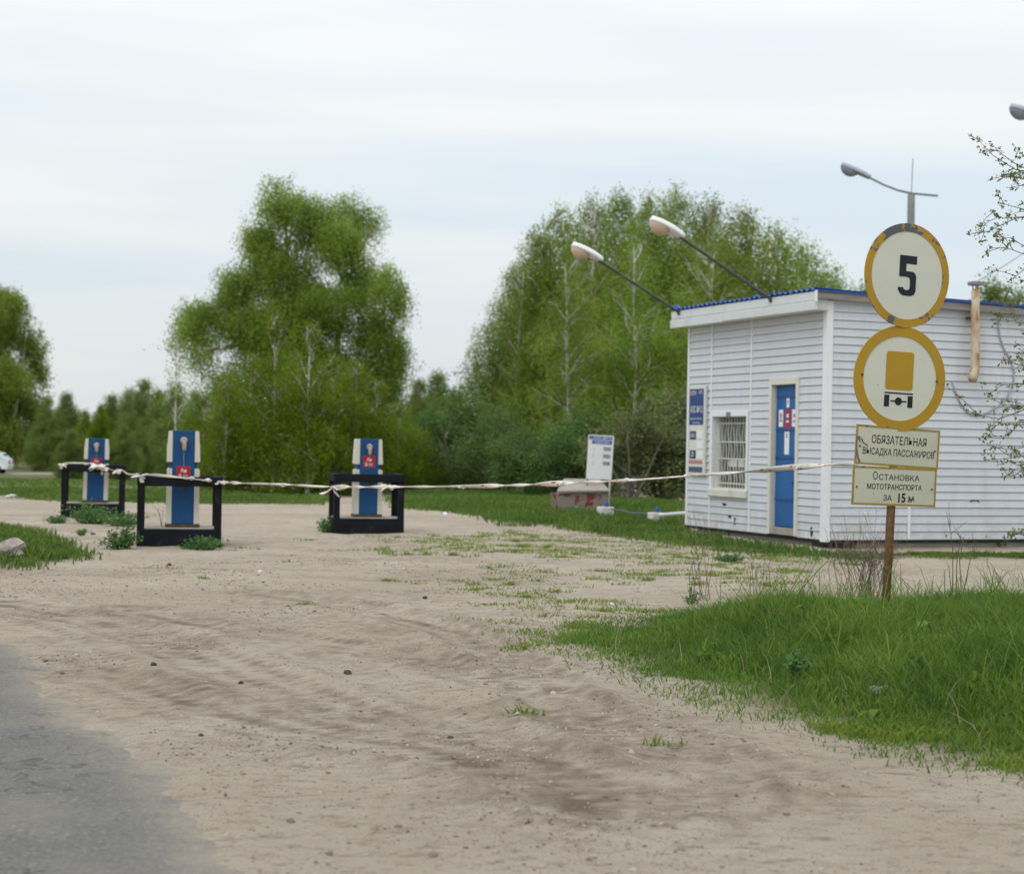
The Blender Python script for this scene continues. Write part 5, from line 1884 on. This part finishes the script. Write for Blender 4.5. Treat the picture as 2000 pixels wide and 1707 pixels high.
# sparse sprouts in the sand (scattered, uncounted)
SPR = pxpoly([(700, 1050), (1000, 1040), (1400, 1075), (1640, 1100), (1500, 1150), (1300, 1190), (1180, 1240), (1050, 1270), (1000, 1210), (900, 1130), (780, 1100)])
c = scatter_poly(SPR, 520, 51, 0.6, 0.43, 0.8)
extra = np.array([tuple(gp(px, py)[:2]) + (0,) for px, py in ((760, 1135), (790, 1137), (820, 1140), (592, 1182), (1020, 1385), (1290, 1455), (600, 1056), (560, 1098), (985, 1056), (940, 1056), (1010, 1058), (160, 1040), (195, 1038), (190, 1082), (1060, 1205), (1095, 1185), (1165, 1205), (1180, 1195), (1075, 1200), (1130, 1225), (1110, 1248), (450, 1075), (470, 1072), (500, 1073), (330, 1110), (400, 1130))])
c = np.concatenate([c[:, :2], extra[:, :2]])
m_ = r.integers(20, 80, len(c))
C2 = np.repeat(c, m_, axis=0)
sg_ = np.repeat(np.where(np.arange(len(c)) < 520, r.uniform(0.02, 0.10, len(c)), r.uniform(0.02, 0.05, len(c))), m_)
p = C2 + r.normal(size=C2.shape) * sg_[:, None] * np.array([1.6, 0.8])
n = len(p)
grass_obj('sprout_grass', p, r.uniform(0.010, 0.042, n) * np.repeat(r.uniform(0.5, 1.5, len(c)), m_), r.uniform(0.006, 0.012, n), r.uniform(0.3, 1.1, n), 'grass_yellow', 52, 'sparse grass sprouts growing through the sand')


# ------------------------------------------------------------------ single weeds
def weed(name, b, rad, ht, nleaf, lsz, m, label, seed, group=None, rz=0):
    r = np.random.default_rng(seed)
    e = empty(name, b)
    tag(e, label, 'plant', group)
    nleaf, lsz = int(nleaf * 1.9), lsz * 0.74
    ns = max(6, int(nleaf / 30))
    mbs, C, T = MB(), [], []
    for i in range(ns):
        a = r.uniform(0, 6.28)
        d = rad * math.sqrt(r.uniform())
        hgt = ht * r.uniform(0.45, 1.25) * (1 - 0.5 * (d / rad) ** 2)
        t = np.array([math.cos(a) * d, math.sin(a) * d, hgt])
        mbs.tube([(t[0] * 0.3, t[1] * 0.3, -0.02), (t[0] * 0.8, t[1] * 0.8, hgt * 0.6), tuple(t)], [0.006, 0.005, 0.003], 4, caps=False)
        k = nleaf // ns
        u = r.uniform(0.25, 1.0, k)[:, None]
        P = t * u + r.normal(size=(k, 3)) * np.array([rad * 0.22, rad * 0.22, ht * 0.08])
        P[:, 2] = np.maximum(P[:, 2], 0.015)
        C.append(P)
    C = np.concatenate(C)
    link('stalks', mbs.mesh('stalks'), M['weed'], e)
    link('leaves', leaf_mesh('leaves', C, lsz, seed + 1, None, 0.5, 0.7), M[m], e)
    return e


gw = 'leafy weeds round the pumps'
weed('weed_clump', gp(236, 1072), 0.22, 0.26, 420, 0.055, 'weed', 'bushy green weed at the left foot of the nearest guard frame', 1, gw)
weed('weed_clump', gp(180, 1023), 0.46, 0.32, 800, 0.05, 'weed', 'dark weed clump in front of the far left guard frame', 2, gw)
weed('weed_clump', gp(240, 1028), 0.32, 0.22, 560, 0.05, 'weed', 'grey green weed between the two left guard frames', 3, gw)
weed('weed_clump', gp(400, 1074), 0.28, 0.15, 320, 0.05, 'weed', 'low weed at the right foot of the nearest guard frame', 4, gw)
weed('weed_clump', gp(640, 1040), 0.16, 0.24, 300, 0.045, 'weed', 'dark weed at the left corner of the right guard frame', 5, gw)
weed('weed_clump', gp(112, 1022), 0.18, 0.14, 200, 0.045, 'weed', 'small weed left of the far left guard frame', 6, gw)
weed('weed_clump', gp(1350, 1180), 0.09, 0.17, 60, 0.038, 'weed', 'small round leaved weed at the left end of the bank crest', 8)
weed('weed_clump', gp(1425, 1098), 0.22, 0.10, 220, 0.05, 'weed', 'low bright weed in the sand in front of the building', 9)
weed('weed_clump', gp(162, 1046), 0.09, 0.09, 70, 0.04, 'weed', 'tiny grey green weed in the sand below the far left pump', 10)
weed('weed_clump', gp(1548, 1052), 0.08, 0.16, 70, 0.04, 'weed', 'small weed growing at the foot of the door frame', 11)
weed('weed_clump', gp(1945, 1068), 0.16, 0.18, 140, 0.05, 'weed', 'dark weed at the foot of the side wall', 12)

for i, (px, py) in enumerate(((1480, 1230), (1390, 1300), (1560, 1330), (1650, 1290), (1780, 1340), (1900, 1380), (1940, 1230), (1700, 1220))):
    weed('weed_clump', gp(px, py) + Vector((0, 0, 0.05)), 0.09, 0.13, 34, 0.055, 'burdock' if i % 2 else 'weed', 'small leafy weed half hidden in the bank grass, ' + ('a short way left of the post', 'at the left end of the bank', 'below the left weeds of the bank', 'in front of the post', 'right of the bottle', 'nearest the lower right corner', 'highest at the right edge', 'right at the foot of the post')[i], 70 + i, 'weeds in the bank grass')


def broad_leaf(L, Wd, seed):
    r = random.Random(seed)
    vs, fs = [], []
    n = 7
    for i in range(n + 1):
        t = i / n
        w = Wd * (math.sin(math.pi * min(1, 0.10 + 0.90 * t) ** 0.75) ** 0.8) * 0.5 + 0.002
        drop = -0.35 * L * t * t
        for s in (-1, -0.5, 0, 0.5, 1):
            vs.append((s * w, L * t, drop + 0.10 * Wd * abs(s) + 0.02 * L * math.sin(9 * t + s * 4) * abs(s)))
    for i in range(n):
        for j in range(4):
            fs.append((i * 5 + j, i * 5 + j + 1, (i + 1) * 5 + j + 1, (i + 1) * 5 + j))
    me = MB().add(vs, fs).mesh('leaf')
    put_tint(me, np.full(len(me.vertices), r.uniform(0.3, 0.9)))
    me.polygons.foreach_set('use_smooth', np.ones(len(me.polygons), bool))
    return me


def broad_plant(b, specs, m, label, seed):
    e = empty('burdock_plant', b)
    tag(e, label, 'plant')
    for i, (a, tilt, st, L, Wd) in enumerate(specs):
        d = Vector((math.cos(a), math.sin(a), 0))
        top = d * st * math.cos(tilt) + Vector((0, 0, st * math.sin(tilt)))
        s = MB().tube([(0, 0, -0.03), d * st * 0.3 + Vector((0, 0, st * 0.55)), top], [0.006, 0.005, 0.004], 5).build('stalk', M['weed'], e)
        lf = link('leaf', broad_leaf(L, Wd, seed + i), M[m], e, top)
        lf.rotation_euler = (math.radians(-8), 0, a - math.pi / 2)
    return e


b = gp(1840, 1285)
broad_plant(b, [(3.6, 1.1, 0.24, 0.10, 0.08), (4.4, 0.9, 0.19, 0.09, 0.075), (0.3, 1.0, 0.23, 0.13, 0.07), (5.6, 0.8, 0.18, 0.11, 0.06)], 'burdock', 'broad leaved burdock plant standing in the tall grass right of the post', 61)
b = gp(1590, 1245)
broad_plant(b, [(3.2, 1.2, 0.22, 0.06, 0.035), (0.4, 1.1, 0.24, 0.07, 0.035), (4.9, 0.9, 0.17, 0.05, 0.035), (1.8, 1.2, 0.22, 0.06, 0.03)], 'burdock', 'small light leaved plant in the tall grass left of the post', 71)
b = gp(1712, 1405)
broad_plant(b, [(4.3, 0.8, 0.08, 0.08, 0.04), (5.4, 0.7, 0.07, 0.08, 0.035), (3.6, 0.7, 0.07, 0.07, 0.035)], 'burdock', 'low light green plant in the short grass at the near edge', 81)


def dry_stems(name, b, n, ht, spread, m, label, seed, rr=0.004, branch=2, lean=0.35):
    r = np.random.default_rng(seed)
    e = empty(name, b)
    tag(e, label, 'dry plant')
    for i in range(n):
        a = r.uniform(0, 6.28)
        x0, y0 = r.normal() * spread * 0.4, r.normal() * spread * 0.4
        L = ht * r.uniform(0.6, 1.1)
        tx, ty = x0 + math.cos(a) * L * r.uniform(0.05, lean), y0 + math.sin(a) * L * r.uniform(0.05, lean)
        mb = MB()
        p0, p1_, p2_ = Vector((x0, y0, -0.03)), Vector(((x0 + tx) / 2 + r.normal() * 0.02, (y0 + ty) / 2, L * 0.55)), Vector((tx, ty, L))
        mb.tube([p0, p1_, p2_], [rr, rr * 0.8, rr * 0.4], 4, caps=False)
        for j in range(branch):
            t = r.uniform(0.4, 0.9)
            q = p1_.lerp(p2_, t)
            mb.tube([q, q + Vector((r.normal() * 0.06, r.normal() * 0.06, abs(r.normal()) * 0.09 + 0.03))], [rr * 0.6, rr * 0.3], 3, caps=False)
        mb.build('stem', M[m], e)
    return e


dry_stems('dry_weed', gp(1372, 1170), 9, 0.50, 0.22, 'twig_brown', 'bare brown weed stems standing left of the bank crest', 1)
dry_stems('dry_weed', gp(1490, 1172), 8, 0.42, 0.25, 'twig_brown', 'bare brown weed stems between the wall corner and the bank', 2)
dry_stems('dry_weed', at(1690, 1160, 13.6), 60, 0.40, 0.26, 'twig_brown', 'tangled brown dead bush right behind the sign post', 3, 0.0028, 5, 0.95)
dry_stems('dry_weed', at(1700, 1135, 13.8), 10, 0.62, 0.22, 'dry', 'pale dry grass stalks behind the sign post', 4, 0.0025, 2, 0.6)
dry_stems('dry_weed', at(1880, 1150, 13.4), 4, 0.52, 0.10, 'twig_brown', 'single dark dry stalk right of the sign post', 5, 0.005, 4)
dry_stems('dry_weed', gp(1355, 1060), 7, 0.42, 0.3, 'dry', 'pale dry stems in front of the left end of the building', 6)
dry_stems('dry_weed', gp(317, 1062), 3, 0.55, 0.2, 'twig_brown', 'thin bare stems inside the nearest guard frame', 7, 0.004, 1)

# ------------------------------------------------------------------ shrub reaching in from the right
sh_b = at(2135, 1150, 10.6)
sh_b.z = hz1(sh_b.x, sh_b.y)
shr = empty('budding_shrub', sh_b)
tag(shr, 'budding shrub with bare twigs and small new leaves entering from the right', 'shrub')
r = np.random.default_rng(91)
wood, LC = MB(), []


def sloc(px, py, D):
    return at(px, py, D) - sh_b


def twig(pts, r0, leaf_from=0.25, dens=26):
    n = len(pts)
    wood.tube(pts, [r0 * (1 - 0.75 * i / (n - 1)) for i in range(n)], 5, caps=False)
    tot = sum((Vector(pts[i + 1]) - Vector(pts[i])).length for i in range(n - 1))
    for _ in range(int(tot * dens)):
        t = r.uniform(leaf_from, 1.0) * (n - 1)
        i = min(n - 2, int(t))
        q = Vector(pts[i]).lerp(Vector(pts[i + 1]), t - i)
        dirv = Vector((r.normal(), r.normal(), r.normal() * 0.7 + 0.25)).normalized()
        e = q + dirv * r.uniform(0.012, 0.04)
        wood.tube([q, e], [0.0016, 0.001], 3, caps=False)
        for _k in range(int(r.integers(2, 5))):
            LC.append(np.array(e) + r.normal(size=3) * 0.009)
    for _k in range(5):
        LC.append(np.array(pts[-1]) + r.normal(size=3) * 0.010)


stems_ = [((2140, 1150), (2120, 900), (2090, 650), (2060, 420), (2030, 250)), ((2130, 1150), (2080, 980), (2040, 880), (2010, 800)), ((2140, 1150), (2100, 800), (2070, 600), (2040, 480))]
for k_, s_ in enumerate(stems_):
    wood.tube([sloc(px, py, 10.5 + 0.15 * i + 0.2 * k_) for i, (px, py) in enumerate(s_)], [0.022, 0.018, 0.014, 0.010, 0.006][:len(s_)], 6, caps=False)
tips = [((2030, 345), (1985, 330), (1940, 305), (1910, 274)), ((2030, 340), (1980, 318), (1952, 295), (1933, 280)), ((2035, 318), (2005, 305), (1982, 290)), ((2030, 360), (1990, 345), (1960, 341)), ((2030, 368), (2000, 365), (1982, 362)),
        ((2060, 430), (2000, 425), (1960, 424), (1932, 418)), ((2050, 418), (2000, 412), (1970, 402), (1952, 392)), ((2060, 420), (1985, 432), (1930, 458), (1893, 455)), ((2060, 470), (2000, 492), (1965, 490), (1934, 484)), ((2050, 480), (2000, 478), (1972, 472), (1956, 468)),
        ((2060, 505), (2010, 520), (1985, 540), (1976, 545)), ((2060, 590), (2010, 588), (1985, 578), (1964, 566)), ((2070, 630), (2020, 628), (1990, 632), (1976, 612)), ((2060, 690), (2010, 680), (1988, 672)), ((2060, 715), (2020, 712), (1990, 716), (1964, 700)),
        ((2070, 760), (2010, 748), (1975, 752), (1930, 750)), ((2060, 800), (2000, 790), (1960, 792), (1940, 782)), ((2060, 800), (2000, 800), (1950, 815), (1920, 815), (1892, 804)), ((2060, 840), (2000, 830), (1960, 835), (1928, 832)), ((2060, 810), (2000, 820), (1965, 850), (1930, 850)),
        ((2070, 880), (2010, 870), (1975, 878), (1936, 872)), ((2060, 890), (2000, 895), (1960, 893), (1926, 895)), ((2060, 880), (2010, 900), (1985, 905), (1972, 902)), ((2060, 905), (2010, 915), (1980, 930), (1954, 932)), ((2060, 935), (2020, 930), (1996, 928)), ((2070, 1050), (2020, 1045), (1996, 1040), (1978, 1044))]
for i, tp in enumerate(tips):
    D_ = 10.3 + 0.9 * r.uniform()
    pts = [sloc(px + r.normal() * 3, py + r.normal() * 3, D_ + 0.06 * j) for j, (px, py) in enumerate(tp)]
    pts = [pts[0] + Vector((0.06, 0.1, 0.02))] + pts
    twig(pts, 0.0052, 0.22, 24)
    for _ in range(3):
        j = int(r.integers(1, len(pts) - 1))
        q = pts[j].lerp(pts[j + 1], r.uniform())
        e2 = q + Vector((-abs(r.normal()) * 0.10, r.normal() * 0.08, r.normal() * 0.07))
        twig([q, q.lerp(e2, 0.5) + Vector((0, 0, 0.01)), e2], 0.003, 0.3, 26)
link('branches', wood.mesh('branches'), M['twig_brown'], shr)
link('leaves', leaf_mesh('leaves', np.array(LC), 0.024, 92, None, 0.0, 0.5), M['leaf_bud'], shr)

# ------------------------------------------------------------------ stones and litter
def rock_mesh(seed, sx, sy, sz, n=10, k=7):
    r = np.random.default_rng(seed)
    vs, fs = [], []
    for i in range(k + 1):
        ph = math.pi * i / k - math.pi / 2
        for j in range(n):
            th = 2 * math.pi * j / n
            q = 1 + 0.22 * r.normal() * (1 if 0 < i < k else 0)
            vs.append((sx * math.cos(ph) * math.cos(th) * q, sy * math.cos(ph) * math.sin(th) * q, sz * math.sin(ph) * (0.9 + 0.2 * r.uniform())))
    for i in range(k):
        for j in range(n):
            fs.append((i * n + j, i * n + (j + 1) % n, (i + 1) * n + (j + 1) % n, (i + 1) * n + j))
    return MB().add(vs, fs).mesh('stone')


def stone(px, py, wpx, hf, m, label, seed, name='stone'):
    b = gp(px, py)
    s = wpx * b.y / FPX / 2
    o = link(name, rock_mesh(seed, s, s * 0.8, s * hf), M[m], None, (b.x, b.y, b.z + s * hf * 0.35))
    o.rotation_euler = (0.2 * math.sin(seed), 0.3 * math.cos(seed * 2), seed)
    tag(o, label, 'stone')


stone(22, 1080, 62, 0.7, 'stone', 'large pale rock lying in the grass at the left edge', 1, 'rock')
stone(680, 1316, 22, 0.5, 'stone_dark', 'dark flat clod in the middle of the sand', 2)
stone(470, 1335, 10, 0.8, 'stone_dark', 'small dark round stone left of the flat clod', 3)
stone(830, 1170, 11, 0.7, 'stone_dark', 'small dark stone in front of the right pump', 4)
stone(300, 1298, 16, 0.5, 'stone_dark', 'dark clod in the sand near the asphalt edge', 5)
stone(393, 1437, 12, 0.6, 'stone_dark', 'dark stone in the sand at the near left', 6)
stone(880, 1441, 14, 0.5, 'stone_dark', 'dark stone in the sand near the bottom centre', 7)
stone(870, 1005, 12, 0.5, 'paper_white', 'white scrap of litter behind the right pump', 8, 'litter')
stone(20, 971, 22, 0.35, 'paper_white', 'long white stone at the far edge of the sand on the left', 9)
stone(508, 1117, 9, 0.6, 'paper_white', 'white pebble in front of the nearest guard frame', 10, 'pebble')
stone(331, 1104, 11, 0.6, 'stone_dark', 'dark pebble below the nearest guard frame', 11, 'pebble')
stone(1195, 1180, 9, 0.6, 'paper_white', 'white pebble left of the bank', 12, 'pebble')
stone(182, 1044, 10, 0.6, 'stone_dark', 'dark pebble between the two left pumps', 13, 'pebble')

# gravel: small stones strewn over the sand, uncounted
r = np.random.default_rng(15)
SANDP = pxpoly([(-200, 1120), (100, 1110), (600, 1080), (1100, 1100), (1100, 1240), (1400, 1390), (1900, 1500), (2200, 1707), (500, 1760), (330, 1480), (120, 1340), (0, 1236), (-200, 1200)])
c = np.concatenate([scatter_poly(SANDP, 9000, 16, 0.1, 0.50, 0.6), scatter_poly(SANDP, 14000, 18, 0.1, 0.60, 1.6)])
S = np.clip(r.lognormal(-5.75, 0.55, len(c)), 0.0018, 0.017)
ico = np.array([(0, 0, 1), (0.9, 0, 0.3), (0.28, 0.85, 0.3), (-0.72, 0.52, 0.3), (-0.72, -0.52, 0.3), (0.28, -0.85, 0.3), (0.7, 0.6, -0.5), (-0.3, 0.9, -0.5), (-0.9, 0, -0.5), (-0.3, -0.9, -0.5), (0.7, -0.6, -0.5)])
tri = np.array([(0, 1, 2), (0, 2, 3), (0, 3, 4), (0, 4, 5), (0, 5, 1), (1, 6, 2), (2, 7, 3), (3, 8, 4), (4, 9, 5), (5, 10, 1), (2, 6, 7), (3, 7, 8), (4, 8, 9), (5, 9, 10), (1, 10, 6)])
n = len(c)
V = ico[None] * (1 + 0.25 * r.normal(size=(n, len(ico), 1))) * S[:, None, None] * np.array([1, 1, 0.7]) * r.uniform(0.7, 1.3, (n, 1, 3))
an = r.uniform(0, 6.28, n)
cs, sn = np.cos(an)[:, None], np.sin(an)[:, None]
V = np.stack([V[..., 0] * cs - V[..., 1] * sn, V[..., 0] * sn + V[..., 1] * cs, V[..., 2]], -1)
V += np.stack([c[:, 0], c[:, 1], hz(c[:, 0], c[:, 1]) + S * 0.25], -1)[:, None, :]
T = (np.arange(n) * len(ico))[:, None, None] + tri[None]
me = np_mesh('gravel', V.reshape(-1, 3), None, T.reshape(-1, 3))
put_tint(me, np.repeat(r.uniform(0, 1, n), len(ico)))
t = NT('gravel')
tn = t.attr('tint')
t.base(t.mix(t.ramp(tn, 0.7, 0.95), t.mix(t.ramp(tn, 0.0, 0.5), (0.15, 0.118, 0.092), (0.33, 0.27, 0.21)), (0.46, 0.41, 0.34)))
t.rough(0.9)
tag(link('gravel', me, t.m), 'small stones and clods strewn over the sand', 'gravel', None, 'stuff')

# crushed bottle in the grass
b = gp(1722, 1362)
e = empty('crushed_bottle', b + Vector((0, 0, 0.035)), 0.3)
tag(e, 'crushed plastic bottle with dark cap lying in the near grass', 'bottle')
M['bottle'] = simple('bottle_plastic', (0.26, 0.29, 0.30), 0.3, 0.35, 12)
MB().lathe([(0.012, -0.075), (0.028, -0.07), (0.032, -0.04), (0.024, -0.01), (0.031, 0.03), (0.022, 0.055), (0.012, 0.07)], 10, 'x').build('bottle_body', M['bottle'], e, smooth=True)
MB().lathe([(0.015, 0.068), (0.016, 0.09)], 10, 'x').build('cap', M['dark'], e)
